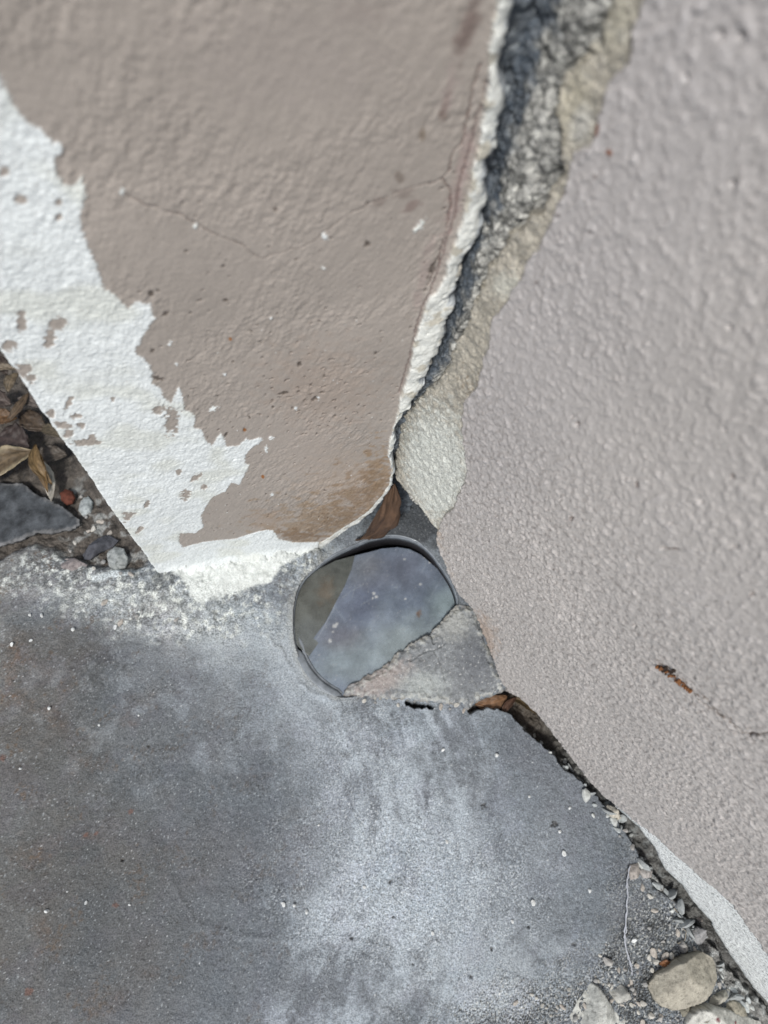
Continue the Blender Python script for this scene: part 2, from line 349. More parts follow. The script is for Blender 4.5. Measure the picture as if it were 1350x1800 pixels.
# positions: wrap round the outer edge and run back along the hidden side
over = np.clip(U - 93.6, 0, None)
rr = 1.3; th = np.clip(over / rr, 0, np.pi / 2)
ushift = (edge_w - W0) * sm(70, 93, U)
alongu = Uf + np.where(over > 0, rr * np.sin(th), 0) + ushift
back = np.where(over > 0, rr * (1 - np.cos(th)) + np.clip(over - rr * np.pi / 2, 0, None), 0)
hn = hL * (over <= 0) + np.where(over > 0, hL, 0) * np.cos(th)
pos = PL.O + eL * (alongu + np.where(over > 0, hL * np.sin(th), 0))[..., None] + ZUP * V[..., None] + nL * (hn - back)[..., None]
wallL = empty('plaster_wall', PL.O + eL * 47, 'short brown-mauve painted wall with ragged white patch down its left edge', 'wall')
sheet(pos, c, lab, ['painted_face', 'white_patch', 'broken_edge', 'bare_core'], M_LEFT, wallL)

# ------------------------------------------------------------------ RIGHT WALL
u = steps([(-22, -6, .6), (-6, 60, 0.27), (60, 130, .34), (130, 245, 0.42)], 0, 1500)
v = steps([(-16, 0, .8), (0, 90, 0.45), (90, 170, .33), (170, 285, 0.26)], 0, 800)
U, V = np.meshgrid(u, v)
rp = [(1300, -500), (1180, -120), (1135, 0), (1112, 60), (1105, 110), (1072, 145), (1056, 200), (1040, 245), (1008, 268), (998, 310), (985, 350), (968, 395), (940, 440), (918, 470), (912, 498), (878, 540), (862, 565),
      (862, 595), (848, 640), (838, 680), (816, 706), (811, 740), (815, 790), (819, 830), (812, 860), (797, 890), (778, 912), (767, 936), (768, 958), (782, 988), (789, 1012), (805, 1045), (832, 1072), (850, 1118), (868, 1165),
      (884, 1212), (912, 1226), (944, 1256), (972, 1292), (1005, 1335), (1040, 1378), (1066, 1404), (1086, 1422)]
band_up = [(1066, 1402), (1118, 1444), (1152, 1468), (1200, 1512), (1240, 1548), (1285, 1586), (1350, 1680), (1460, 1820)]
band_lo = [(1086, 1424), (1120, 1456), (1148, 1490), (1166, 1530), (1196, 1556), (1215, 1585), (1245, 1618), (1262, 1650), (1290, 1692), (1320, 1735), (1352, 1770), (1450, 1890)]
tailR = [(900, -60), (3000, 300), (3000, 3000), (200, 3000)]
def solidpoly(): return np.vstack([PR.poly(rp), PR.poly(band_lo), np.array([(1200, -6.), (3000, -6), (3000, 3000), (150, 3000)])])
SPt = sdf(np.vstack([PR.poly(rp), PR.poly(band_up), np.array([(1200, 20.), (3000, 20), (3000, 3000), (150, 3000)])]), U, V)
SBt = sdf(solidpoly(), U, V)
beige = [(1200, -300), (1120, -100), (1080, 0), (1062, 40), (1030, 75), (1005, 112), (985, 132), (975, 165), (962, 205), (978, 235), (984, 300), (972, 325), (955, 345), (938, 370), (905, 408), (880, 432), (868, 450), (848, 478), (838, 515), (822, 550),
         (800, 600), (785, 640), (768, 668), (745, 690), (720, 715), (700, 745), (694, 790), (690, 832), (700, 858), (722, 880), (742, 902), (758, 925), (767, 940), (790, 940), (900, 900), (1000, 500), (1200, 200), (1400, -300)]
SB = sdf(PR.poly(beige), U, V)
mort = [(1200, -300), (930, -300), (800, 300), (640, 700), (686, 760), (684, 800), (688, 826), (700, 862), (722, 884), (760, 930), (800, 900), (1000, 500), (1300, -200)]
SM = sdf(PR.poly(mort), U, V)
wr = .8 * fbm(U, V, 5, 4, 231, .6) + .3 * fbm(U, V, 1.1, 3, 235)
lowf = sm(20, 50, V); 
SPt = SPt + wr * (.55 + .2 * lowf); SBt = SBt + wr * .7; SB = SB + wr * 1.5; SM = SM + wr * 1.1
SPt = SPt + .5 * fbm(U, V, .9, 2, 236) * sm(3, .5, np.abs(SPt)) * (U > 120)
solidm = np.minimum(np.minimum(SBt, SB), SM)
hp = .15 * fbm(U + V * .15, V * .55, 3.4, 2, 241) + .34 * sm(-.1, .75, fbm(U, V * .62, 2.1, 2, 244)) + .2 * sm(.0, .7, fbm(U, V * .7, 1.3, 2, 245)) + (.10 + .20 * sm(150, 60, V)) * fbm(U, V * .8, .95, 3, 247, .55) + .25 * sm(.55, .95, fbm(U, V * .7, 1.6, 2, 248))
amp = .86 - .12 * sm(90, 200, V) + .25 * fbm(U, V, 30, 2, 249)
hp = hp * amp + .35 * fbm(U, V, 50, 2, 251) + .25 * sm(.6, .9, fbm(U, V, 2.8, 2, 253)) 
hb = -.75 + .45 * fbm(U, V, 5, 4, 261, .6) + .2 * fbm(U, V, 1.2, 3, 264)
hm = -2.2 + 1.0 * fbm(U, V, 10, 4, 271, .5) + .5 * fbm(U, V, 1.8, 4, 276, .65) - 1.6 * sm(.25, .8, fbm(U, V, 6, 3, 277)) - 1.2 * sm(2.5, .3, SB) * (SB > 0) - 2.6 * sm(5, -1, U) * sm(110, 160, V) + 1.0 * sm(130, 90, V)
hm = np.minimum(hm, -.7)
wp = sm(.10, -.22, np.minimum(SPt, 9)); wb = sm(.3, -.5, SB)
band = (SPt > 0) & (SBt < 0)
h = hm * (1 - wb) + hb * wb
bandw = sm(.1, -.3, SBt)
h = h * (1 - bandw) + (-.45 + .12 * fbm(U, V, 5, 3, 281)) * bandw
hpl = hp + .2 * sm(1.5, 0, -SPt) * (SPt < 0) * lowf
h = h * (1 - wp) + hpl * wp
drop = sm(.0, .9, solidm)
h = h * (1 - drop) + (-8.0 - 14 * sm(54, 42, V) * sm(70, 50, U) + 5.5 * sm(58, 68, V) + 1.3 * fbm(U, V, 6, 4, 285)) * drop
# grooves and pits in the paint
dwc = dline(PR.poly([(1205, 1205), (1240, 1240), (1275, 1262), (1305, 1288), (1360, 1292)]), U + .5 * fbm(U, V, 2, 3, 288), V + .8 * fbm(U, V, 2.5, 3, 289)); wcr = sm(.5, .1, dwc); h = h - .5 * wcr * wp
for x, y, rx, ry, a in [(1005, 910, 4, 6, 0), (985, 878, 5, 2.5, 0), (1014, 745, 5, 6, 0), (1005, 733, 4, 4, 0), (1180, 963, 20, 3, 5), (1287, 838, 6, 6, 0), (1232, 880, 6, 5, 0), (1290, 960, 9, 4, 0), (1323, 1043, 6, 5, 0), (1272, 756, 5, 5, 0),
                        (1282, 575, 6, 6, 0), (1290, 322, 8, 9, 0), (1120, 850, 5, 6, 0), (1306, 60, 9, 9, 0), (1265, 60, 12, 10, 0), (1210, 135, 7, 9, 0), (1320, 1290, 16, 2.5, 3), (1185, 920, 9, 3, 20), (1115, 1100, 4, 6, 0)]:
    k = sm(1.0, .4, blob(PR, U, V, x, y, rx, ry, a, .4, 287, 1.2)); h = h - .7 * k * wp
# colours
c = np.zeros(U.shape + (3,)) + np.array([.455, .432, .412])
c *= (1 + .05 * fbm(U, V, 40, 3, 291) + .05 * fbm(U, V, 2.2, 3, 293))[..., None]
c = mix(c, (.41, .395, .40), .5 * sm(60, 20, U) * sm(40, 140, V))
c = mix(c, (.19, .17, .16), .6 * sm(-.1, -.7, fbm(U, V * .6, 1.2, 3, 297)) * sm(190, 120, V)); c = mix(c, (.56, .54, .54), .3 * sm(.25, .7, hp))       # grime settled in the dips
dsp = sm(.60, .75, pn(U / .7, V / .9, 299)) * sm(.2, .7, fbm(U, V, 16, 2, 298)); c = mix(c, (.10, .085, .075), .7 * dsp)
ds2 = sm(3, .5, dline(PR.poly([(1165, 1170), (1215, 1215), (1270, 1255), (1310, 1290), (1350, 1300)]), U, V) + 2.5 * fbm(U, V, 3, 3, 300)); c = mix(c, (.12, .09, .07), .8 * ds2 * sm(.1, .5, fbm(U, V, 1.0, 2, 301)))
for x, y, rx, ry, a in [(1005, 910, 4, 6, 0), (1014, 745, 4, 4, 0), (1180, 963, 18, 2.5, 5), (1287, 838, 5, 5, 0), (973, 1001, 2, 2, 0), (1323, 1043, 5, 4, 0), (1320, 1290, 15, 2, 3), (1037, 408, 3.5, 3, 0), (1090, 518, 2.5, 3, 0), (1048, 310, 3, 5, 0), (994, 338, 4, 3, 0), (982, 378, 4, 3, 0),
                        (968, 378, 3, 3, 0), (941, 498, 3, 3, 0), (1120, 850, 4, 5, 0)]:
    c = mix(c, (.10, .07, .06), .75 * sm(1.2, .5, blob(PR, U, V, x, y, rx, ry, a, .4, 303, 1.0)))
c = mix(c, (.20, .07, .035), .9 * sm(1.1, .6, blob(PR, U, V, 1047, 224, 6, 17, 5, .4, 305, 1.2)))
c = mix(c, (.24, .08, .03), .9 * sm(1.1, .6, blob(PR, U, V, 1070, 269, 6, 7, 20, .5, 306, 1.2)))
rim = sm(6, 0, -SPt) * (V < 60) * (U < 40); c = mix(c, (.46, .35, .25), .45 * rim * sm(-.2, .5, fbm(U, V, 5, 3, 307)))
c = mix(c, (.10, .08, .065), .7 * wcr)
fd = sm(1.2, .4, blob(PR, U, V, 845, 1120, 28, 50, -20, .4, 308, 3)); c = mix(c, (.34, .24, .17), .55 * fd)
bandc = np.array([.78, .81, .80]) * (1 + .05 * fbm(U, V, 8, 3, 311))[..., None]
bandc = mix(bandc, (.16, .17, .17), .8 * sm(.25, .5, pn(U / .85, V / .85, 313)))
bandc = mix(bandc, (.26, .29, .30), .8 * sm(2.8, .1, -SBt + fbm(U, V, 3, 2, 315)))  # grey shading of the band's lower edge painted into its white
cb_ = np.array([.42, .395, .335]) * (1 + .16 * fbm(U, V, 7, 4, 321, .6) + .20 * fbm(U, V, 1.0, 3, 323))[..., None]
cb_ = mix(cb_, (.46, .43, .33), .6 * sm(1.3, .3, blob(PR, U, V, 1000, 190, 35, 80, 10)))
cb_ = mix(cb_, (.42, .40, .32), .6 * sm(1.3, .3, blob(PR, U, V, 1070, 40, 45, 70, 10)))
cb_ = mix(cb_, (.50, .50, .47), .7 * sm(1.3, .3, blob(PR, U, V, 1015, 225, 22, 40, 10)))
cb_ = mix(cb_, (.26, .25, .22), .6 * sm(.1, .6, fbm(U, V, 4, 5, 324, .65)) * sm(200, 150, V))
cb_ = mix(cb_, (.62, .65, .61), .85 * sm(1.25, .6, blob(PR, U, V, 762, 830, 60, 105, -8, .3)))
cb_ = mix(cb_, (.60, .60, .53), .8 * sm(1.2, .5, blob(PR, U, V, 885, 505, 30, 26, -8, .3)))
cb_ = mix(cb_, (.20, .15, .10), .7 * sm(1.2, .3, blob(PR, U, V, 822, 680, 26, 30, 0, .9, 325, 2)) * sm(.0, .5, fbm(U, V, 1.2, 2, 326)))
cb_ = mix(cb_, (.22, .22, .21), .5 * sm(.15, .7, fbm(U, V, 1.5, 4, 327, .7)) * sm(60, 85, V))
cb_ = mix(cb_, (.19, .17, .12), .55 * sm(1.1, 0, -SB + .5 * fbm(U, V, 2, 2, 328)))
cb_ = mix(cb_, (.16, .14, .10), .6 * sm(1.0, 0, SPt + .4 * fbm(U, V, 1.5, 2, 329)) * sm(1.3, .4, blob(PR, U, V, 800, 890, 40, 50)))
cm = np.array([.33, .33, .31]) * (1 + .35 * fbm(U, V, 5, 4, 331, .65))[..., None]
cm = mix(cm, (.56, .56, .52), .85 * sm(.1, .5, fbm(U, V, 2.4, 4, 333, .7)))
cm = mix(cm, (.04, .042, .04), .85 * sm(.12, .5, fbm(U, V, 1.7, 4, 335, .7)))
cm = mix(cm, (.07, .092, .12), .85 * sm(3.8, .2, U + 3.0 * fbm(U, V, 5, 3, 337)) * sm(60, 90, V))  # blue-black crevice shadow painted into the mortar colour
cm = mix(cm, (.40, .43, .44), .7 * sm(1.2, .4, blob(PR, U, V, 712, 740, 30, 40, 0, .5, 339, 3)))
c0 = cm * (1 - wb[..., None]) + cb_ * wb[..., None]
c0 = c0 * (1 - bandw[..., None]) + bandc * bandw[..., None]
c = c0 * (1 - wp[..., None]) + c * wp[..., None]
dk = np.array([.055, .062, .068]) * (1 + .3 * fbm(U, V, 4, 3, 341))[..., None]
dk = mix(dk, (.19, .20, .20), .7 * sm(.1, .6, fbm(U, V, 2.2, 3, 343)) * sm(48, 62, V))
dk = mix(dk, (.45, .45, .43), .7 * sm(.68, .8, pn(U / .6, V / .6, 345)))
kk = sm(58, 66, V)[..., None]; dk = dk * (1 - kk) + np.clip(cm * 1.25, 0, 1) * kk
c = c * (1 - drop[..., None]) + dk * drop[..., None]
lab = np.where(drop > .5, 4, np.where(wp > .5, 0, np.where(bandw > .5, 3, np.where(wb > .5, 1, 2))))
grit = bandw * .9 * (1 - wp) + (1 - bandw) * (wb * (1 - wp) * .6 + (1 - wb) * (1 - wp) * .9) + wp * .45 * sm(150, 40, V)
pos = PR.O + eR * U[..., None] + ZUP * V[..., None] + nR * h[..., None]
wallR = empty('plaster_wall', PR.O + eR * 110, 'long lilac-grey stippled wall with its plaster broken off along the inside corner', 'wall')
sheet(pos, c, lab, ['painted_face', 'bare_plaster', 'exposed_mortar', 'white_undercoat', 'bare_core'], M_RIGHT, wallR, grit)

# ------------------------------------------------------------------ PAVEMENT
xs = steps([(-150, -90, .55), (-90, 120, 0.36), (120, 178, .45)], 2500, 2500)
ys = steps([(-88, 125, 0.36), (125, 190, .8)], 2500, 1200)
U, V = np.meshgrid(xs, ys)
def B(x, y, rx, ry, a=0, wp=.4, s=9, seed=400): return blob(PF, U, V, x, y, rx, ry, a, wp, seed + int(x + y) % 23, s)
hole_px = [(556, 997), (586, 976), (622, 959), (655, 946), (692, 941), (728, 949), (755, 967), (779, 998), (797, 1028), (806, 1058), (800, 1092), (778, 1126), (742, 1160), (700, 1190), (650, 1214), (604, 1226), (566, 1208), (538, 1178), (521, 1140), (515, 1095), (520, 1048), (534, 1018)]
def smooth_closed(P, n=160):
    P = np.array(P); k = len(P); out = []
    for i in range(k):
        p0, p1, p2, p3 = P[i - 1], P[i], P[(i + 1) % k], P[(i + 2) % k]
        for t in np.linspace(0, 1, n // k, endpoint=False):
            out.append(.5 * ((2 * p1) + (-p0 + p2) * t + (2 * p0 - 5 * p1 + 4 * p2 - p3) * t * t + (-p0 + 3 * p1 - 3 * p2 + p3) * t ** 3))
    return np.array(out)
HOLE = smooth_closed(PF.poly(hole_px), 176)
hc = HOLE.mean(0)
SH = sdf(HOLE, U, V)
h = .7 * fbm(U, V, 60, 3, 411) + .16 * fbm(U, V, 6, 3, 413) + .14 * fbm(U, V, 1.5, 3, 415)
h = h * sm(-40, 0, 0 * U) 
flat = sm(.5, 6, SH); h = h * (.25 + .75 * flat)
# raised crumbly fillet along the left wall's foot
duL = (np.stack([U, V], -1) - PL.O[:2]) @ eL[:2]; dnL = (np.stack([U, V], -1) - PL.O[:2]) @ nL[:2]
duR = (np.stack([U, V], -1) - PR.O[:2]) @ eR[:2]; dnR = (np.stack([U, V], -1) - PR.O[:2]) @ nR[:2]
fil = sm(16, 0, dnL + 3 * fbm(U, V, 7, 3, 421)) * sm(22, 30, duL) * sm(102, 88, duL) * (dnL > -12)
h += fil * (1.6 + .9 * fbm(U, V, 4, 4, 423)) * sm(0, 3, SH) + sm(5, .3, dnL) * fil * sm(0, 3, SH) * np.clip(1.8 + 3.0 * fbm(U, V, 7, 4, 424, .6), 0, 4)
crumb = np.clip(sm(1.4, .5, B(300, 1060, 190, 60, 5)) + sm(1.4, .5, B(120, 1000, 130, 40, -5)) * .9 + sm(1.3, .5, B(540, 1000, 45, 50)), 0, 1)
h += crumb * (.45 * fbm(U, V, 3.2, 4, 425) + .5 * sm(.5, .9, fbm(U, V, 2.2, 2, 427)))
sandy = np.clip(sm(1.5, .5, B(1130, 1740, 190, 110, -35)) + .8 * sm(1.4, .5, B(930, 1790, 160, 70)) + .5 * sm(1.5, .5, B(1150, 1600, 60, 110, -30)), 0, 1)
h += sandy * (.40 * fbm(U, V, 1.8, 3, 431) + .35 * sm(.2, .8, fbm(U, V, 1.3, 2, 433)))
bright = np.clip(sm(1.5, .3, B(730, 1560, 230, 150)) + sm(1.5, .3, B(640, 1330, 110, 130)) * .5, 0, 1)
h += (bright * .9 + .25) * (.16 * fbm(U, V, 1.5, 3, 435) + .22 * sm(.35, .8, pn(U / .85, V / .85, 436)))
# trowel ridges
for pts, k in [([(300, 1540), (325, 1590), (338, 1620), (420, 1645), (500, 1655), (600, 1648), (680, 1668)], .30), ([(420, 1500), (470, 1580), (490, 1640)], .22), ([(480, 1130), (505, 1165), (540, 1215), (600, 1235)], .35), ([(560, 1290), (600, 1380), (640, 1480)], .15)]:
    dl = dline(PF.poly(pts), U + 1.5 * fbm(U, V, 8, 3, 437), V); h += k * sm(1.6, 0, dl)
# dropped strip where the slab has broken away from the right wall
gap_px = [(820, 1246), (840, 1232), (868, 1222), (884, 1210), (980, 1200), (1100, 1370), (1300, 1600), (1500, 1850), (1400, 1890), (1290, 1760), (1225, 1660), (1190, 1590), (1150, 1560), (1125, 1500), (1090, 1450), (1068, 1420), (1040, 1390), (1012, 1368), (985, 1345), (965, 1318), (940, 1300), (920, 1282), (905, 1262), (888, 1250), (860, 1244), (840, 1248), (826, 1256)]
SG = sdf(PF.poly(gap_px), U, V) + .8 * fbm(U, V, 4, 4, 441) 
deep = sm(1.3, .6, B(900, 1240, 70, 45, 30)) + sm(1.3, .6, B(965, 1290, 35, 60, -30))
gw = sm(.2, -1.0, SG)
deepf = np.clip(deep, 0, 1)
fillh = -1.5 + 1.5 * fbm(U, V, 5, 4, 443) + .4 * fbm(U, V, 1.5, 3, 445)
gh = fillh * (1 - deepf) + (-9 + 2.0 * fbm(U, V, 5, 3, 447)) * deepf
gh = gh - 3.0 * sm(2.2, 0, dnR + 2.0 * fbm(U, V, 6, 3, 521)) * sm(90, 120, duR)
h = h * (1 - gw) + gh * gw
crk_px = [[(712, 1236), (730, 1240), (762, 1241)], [(690, 1234), (712, 1236)], [(762, 1241), (800, 1246), (822, 1250)], [(598, 1228), (650, 1232), (690, 1234)]]
ck = np.zeros(U.shape)
for i, pts in enumerate(crk_px[:1]):
    ck = np.maximum(ck, sm(1.0, .4, dline(PF.poly([(716, 1236), (730, 1239), (758, 1242)]), U, V) + .6 * fbm(U, V, 3, 4, 451, .65)))
h -= ck * 6
# lower littered ground behind the stub wall
bx = [(-400, 560), (0, 560), (300, 960), (240, 1004), (165, 1002), (100, 975), (60, 960), (0, 985), (-60, 1000), (-400, 1040)]
SGd = sdf(PF.poly(bx), U, V) + 1.5 * fbm(U, V, 8, 4, 461); low = sm(1, -3, SGd)
h = h * (1 - low) + (-3.2 + 1.3 * fbm(U, V, 9, 4, 463) + .6 * fbm(U, V, 2, 3, 465)) * low
for x, y in [(282, 995)]:
    h -= 1.2 * sm(1.2, .2, B(x, y + 12, 22, 9))
# pipe bore: straight drop just inside the pipe's own wall
bore = sm(-.1, -.9, SH); h = h * (1 - bore) - 40 * bore
# colours
c = np.zeros(U.shape + (3,)) + np.array([.160, .178, .190])
n1 = fbm(U, V, 45, 4, 471); n2 = fbm(U, V, 12, 4, 473, .6); n3 = fbm(U, V, 2.0, 4, 475, .65)
c *= (1 + .12 * n1 + .14 * n2 + .2 * n3)[..., None]
def fb(x, y, rx, ry, col, k, a=0, wp=.5, s=10):
    global c; r = B(x, y, rx, ry, a, wp, s); c = mix(c, col, k * sm(1.4, .1, r))
fb(150, 1150, 170, 70, (.095, .096, .094), .85); fb(60, 1280, 110, 110, (.105, .103, .098), .7); fb(120, 1550, 260, 260, (.108, .113, .113), .8); fb(420, 1510, 120, 110, (.135, .132, .145), .7)
fb(250, 1750, 330, 120, (.125, .128, .13), .6); fb(560, 1740, 140, 90, (.14, .15, .165), .7); fb(380, 1300, 110, 80, (.17, .18, .19), .6)
fb(330, 1180, 130, 70, (.21, .225, .24), .7); fb(500, 1240, 130, 80, (.29, .31, .32), .7); fb(430, 1110, 120, 60, (.38, .40, .38), .85); fb(280, 1060, 140, 45, (.40, .42, .39), .8); fb(90, 1030, 160, 32, (.27, .29, .29), .75)
fb(560, 1310, 60, 90, (.28, .30, .32), .6); fb(640, 1450, 110, 150, (.28, .30, .32), .7, 0); fb(720, 1560, 210, 110, (.33, .355, .37), .8); fb(850, 1720, 190, 100, (.32, .34, .34), .8); fb(900, 1500, 130, 120, (.21, .225, .24), .6)
fb(930, 1320, 70, 60, (.125, .128, .145), .8, 30); fb(1010, 1420, 80, 60, (.15, .158, .17), .7, 40); fb(640, 1380, 40, 70, (.19, .21, .24), .6); fb(850, 1400, 90, 70, (.19, .20, .215), .6); fb(1130, 1620, 80, 110, (.135, .135, .135), .7, -30)
fb(700, 1600, 150, 60, (.42, .45, .46), .7); fb(860, 1750, 130, 50, (.42, .44, .43), .7); fb(400, 1090, 90, 36, (.46, .49, .44), .7)
fb(330, 1110, 120, 26, (.50, .53, .50), .7, 8); fb(200, 1060, 120, 22, (.46, .50, .50), .7, 8)
fb(520, 1150, 40, 70, (.36, .37, .35), .7, -20); fb(540, 1090, 30, 60, (.44, .45, .41), .7)
for x, y, rx, ry, k in [(170, 1340, 45, 16, .8), (240, 1235, 35, 14, .5), (92, 1262, 22, 18, .6), (18, 1170, 14, 40, .6), (30, 1230, 30, 20, .5), (225, 1265, 25, 18, .5), (80, 1640, 20, 30, .5), (262, 1710, 18, 12, .6), (440, 1370, 50, 20, .4),
                        (350, 1660, 30, 14, .5), (300, 1500, 40, 40, .35), (520, 1460, 30, 40, .35), (60, 1500, 60, 30, .35), (170, 1760, 40, 25, .4), (320, 1420, 18, 10, .4), (160, 1470, 14, 8, .6)]:
    r = B(x, y, rx, ry, 0, .9, 5); c = mix(c, (.14, .085, .05), k * sm(1.3, .2, r) * (.35 + .65 * sm(-.2, .6, n3)))
# soft trowel streaks curving down from the pipe
ax = HOLE.mean(0); ra = np.hypot(U - ax[0] + 60, V - ax[1] + 25); strk = fbm(ra, (U + V) * .06, 5, 3, 481)
c = c * (1 + .10 * strk * sm(1.5, .4, B(620, 1380, 250, 260)))[..., None]
swc = on_floor((250, 1450)); sr = np.hypot(U - swc[0], V - swc[1]) + 3.5 * fbm(U, V, 28, 3, 513); sth = np.arctan2(V - swc[1], U - swc[0]); SWR = .6 * fbm(sr, sth * 26, 11, 4, 511, .6) + .45 * fbm(sr, sth * 22, 3.6, 3, 516, .6) * sm(-.5, .3, fbm(U, V, 22, 2, 519)) + .5 * fbm(U, V, 16, 4, 512, .6); SWR2 = fbm(sr, sth * 9, 2.2, 3, 515, .6)
swz = sm(62, 82, sr + 5 * fbm(U, V, 25, 2, 517)) * sm(150, 115, sr) * sm(1.9, 1.2, np.abs(sth - .1))
c = mix(c, (.40, .44, .46), swz * np.clip(.22 + .35 * sm(1.5, .5, B(700, 1530, 200, 170)) + .85 * SWR + .1 * SWR2 + .25 * fbm(U, V, 2.5, 3, 514), 0, .8)); c = mix(c, (.12, .128, .14), swz * np.clip(-.1 - .7 * SWR, 0, .55))
c = mix(c, (.085, .09, .088), .45 * sm(74, 40, sr) * (.75 + .5 * n2)[...])
c *= (1 + .10 * sm(-.3, .6, fbm(U, V, 3.2, 4, 483, .7)) - .08 * sm(.2, .6, fbm(U, V, 5, 4, 484)))[..., None]
mA = fbm(U, V, 22, 5, 531, .6); mB = fbm(U + 40, V, 15, 5, 535, .62); mC = fbm(U, V + 70, 30, 4, 539, .6)
c = mix(c, c * np.array([1.16, 1.04, .94]), .4 * sm(40, -60, U) * sm(.05, .6, mA)); c = mix(c, c * np.array([1.02, .96, 1.04]), .5 * sm(.05, .5, mB)); c = mix(c, c * np.array([.80, .86, .92]), .6 * sm(.0, .6, mC))
c = mix(c, (.135, .095, .06), .65 * sm(.35, .75, fbm(U, V, 13, 5, 543, .65)) * sm(-.1, .5, fbm(U, V, 1.6, 3, 545)) * sm(60, -30, U))
c = mix(c, (.05, .045, .04), .55 * sm(.1, .5, fbm(U, V, 1.1, 3, 547)) * sm(.1, .6, fbm(U, V, 17, 4, 549, .6)) * sm(60, -30, U))
c = mix(c, (.27, .30, .32), .5 * sm(.1, .7, fbm(U, V, 11, 5, 551, .65)) * sm(1.5, .5, B(330, 1230, 260, 130)))
fb(450, 1130, 110, 60, (.36, .39, .39), .6); fb(520, 1200, 60, 70, (.36, .385, .39), .6)
c = mix(c, c.mean(-1, keepdims=True) * np.array([.87, 1.0, 1.13]), .6 * sm(-130, -20, U + 14 * n1)); c = mix(c, c * np.array([1.14, 1.02, .90]), .5 * sm(-20, -110, U + 22 * n1 + 10 * n2)); c *= (1 - .16 * sm(10, -90, U + 15 * n1))[..., None]
g0 = pn(U / .7, V / .7, 553); c = mix(c, (.46, .50, .52), .5 * sm(.5, .8, g0)); c = mix(c, (.06, .06, .065), .35 * sm(.45, .8, -g0))
# sandy grains and efflorescence grains
g1 = pn(U / .75, V / .75, 485); g2 = pn(U / .5, V / .5, 487)
c = mix(c, (.56, .60, .62), .75 * sm(.15, .6, g1) * np.clip(bright + crumb * .8, 0, 1))
c = mix(c, (.52, .53, .50), .8 * sm(.1, .5, g1) * sandy); c = mix(c, (.02, .02, .018), .9 * sm(-.05, -.4, g2 + .5 * n2) * sandy)
c = mix(c, (.55, .57, .57), .8 * sm(.72, .84, pn(U / .9, V / .9, 489)) * sm(.0, .5, fbm(U, V, 20, 2, 490) + .25))
c = mix(c, (.05, .045, .04), .7 * sm(.66, .8, pn(U / .8, V / .8, 491)) * sm(-.1, .5, fbm(U, V, 25, 2, 492)))
c = mix(c, (.66, .69, .65), .85 * crumb * sm(.0, .6, fbm(U, V, 3.0, 4, 493)) ); c = mix(c, (.11, .12, .12), .6 * crumb * sm(.2, .7, fbm(U, V, 4, 4, 494, .6)))
# white paint smeared on the fillet
ws = [(300, 962), (330, 955), (380, 940), (470, 925), (560, 948), (580, 955), (560, 970), (520, 985), (492, 998), (478, 1022), (440, 1035), (400, 1044), (385, 1056), (345, 1058), (330, 1046), (336, 1026), (312, 1018), (298, 1000), (292, 975)]
SWf = sdf(PF.poly(ws), U, V) + .9 * fbm(U, V, 5, 4, 495) + .35 * fbm(U, V, 1.3, 3, 496)
ww = sm(.5, -.7, SWf); c = c * (1 - ww[..., None]) + (np.array([.56, .59, .57]) * (1 + .14 * fbm(U, V, 4, 4, 497))[..., None]) * ww[..., None]
ws2 = sdf(PF.poly([(160, 1013), (200, 1002), (245, 995), (262, 1000), (240, 1008), (190, 1018), (162, 1024)]), U, V) + .5 * fbm(U, V, 3, 3, 498); k = sm(.5, -.6, ws2); c = mix(c, (.55, .60, .61), .85 * k)
dkk = sm(1.3, .5, B(555, 985, 34, 26, -20, .7, 4)); c = mix(c, (.15, .155, .145), .75 * dkk * sm(-.3, .4, n3 + n2)); c = mix(c, (.13, .14, .14), .7 * sm(1.3, .3, B(283, 1018, 24, 16, 0, .6, 3)))
c = mix(c, (.17, .19, .20), .5 * sm(1.3, .3, B(380, 1060, 26, 14, 0, .6, 3)))
# dirt in the gap and behind the stub, with shade painted into both tones
dirt = np.array([.19, .19, .18]) * (1 + .5 * fbm(U, V, 3, 4, 501, .6))[..., None]
dirt = mix(dirt, (.45, .47, .46), .7 * sm(.05, .5, fbm(U, V, 3.5, 4, 503))); dirt = mix(dirt, (.46, .51, .52), .8 * sm(1.5, .5, B(1120, 1470, 60, 100, -35)) * sm(0, .5, fbm(U, V, 4, 3, 504)))
dirt = mix(dirt, (.07, .055, .04), .9 * deepf); foot_shade = sm(2.4, 0, dnR + 2.0 * fbm(U, V, 6, 3, 521)) * sm(90, 120, duR); dirt = mix(dirt, (.09, .09, .085), .75 * foot_shade)  # shadow line under the right wall painted into the dirt colour
c = c * (1 - gw[..., None]) + dirt * gw[..., None]
litter = np.array([.075, .065, .055]) * (1 + .5 * fbm(U, V, 4, 4, 505, .6))[..., None]; litter = mix(litter, (.30, .31, .30), .8 * sm(.05, .5, fbm(U, V, 6, 4, 507)) * sm(1.4, .5, B(190, 930, 110, 80, 45)))  # litter tone darkened for the shade behind the stub wall
c = c * (1 - low[..., None]) + litter * low[..., None]
corner_shade = sm(1.25, .7, B(715, 915, 75, 48, 10, .3, 5)); c = mix(c, (.045, .05, .056), .85 * corner_shade); c = mix(c, (.3, .32, .32), .6 * corner_shade * sm(.45, .7, pn(U / .7, V / .7, 523)))  # shadow of the wall corner painted into the concrete, with pale specks
lip = sm(3.5, .3, SH + fbm(U, V, 3, 3, 509)) * (SH > -1) ; c = mix(c, (.30, .31, .29), .5 * lip * sm(1.6, .6, B(560, 1120, 90, 130)))
c = mix(c, (.03, .03, .03), .9 * np.clip(ck, 0, 1)); c = mix(c, (.03, .03, .03), bore)
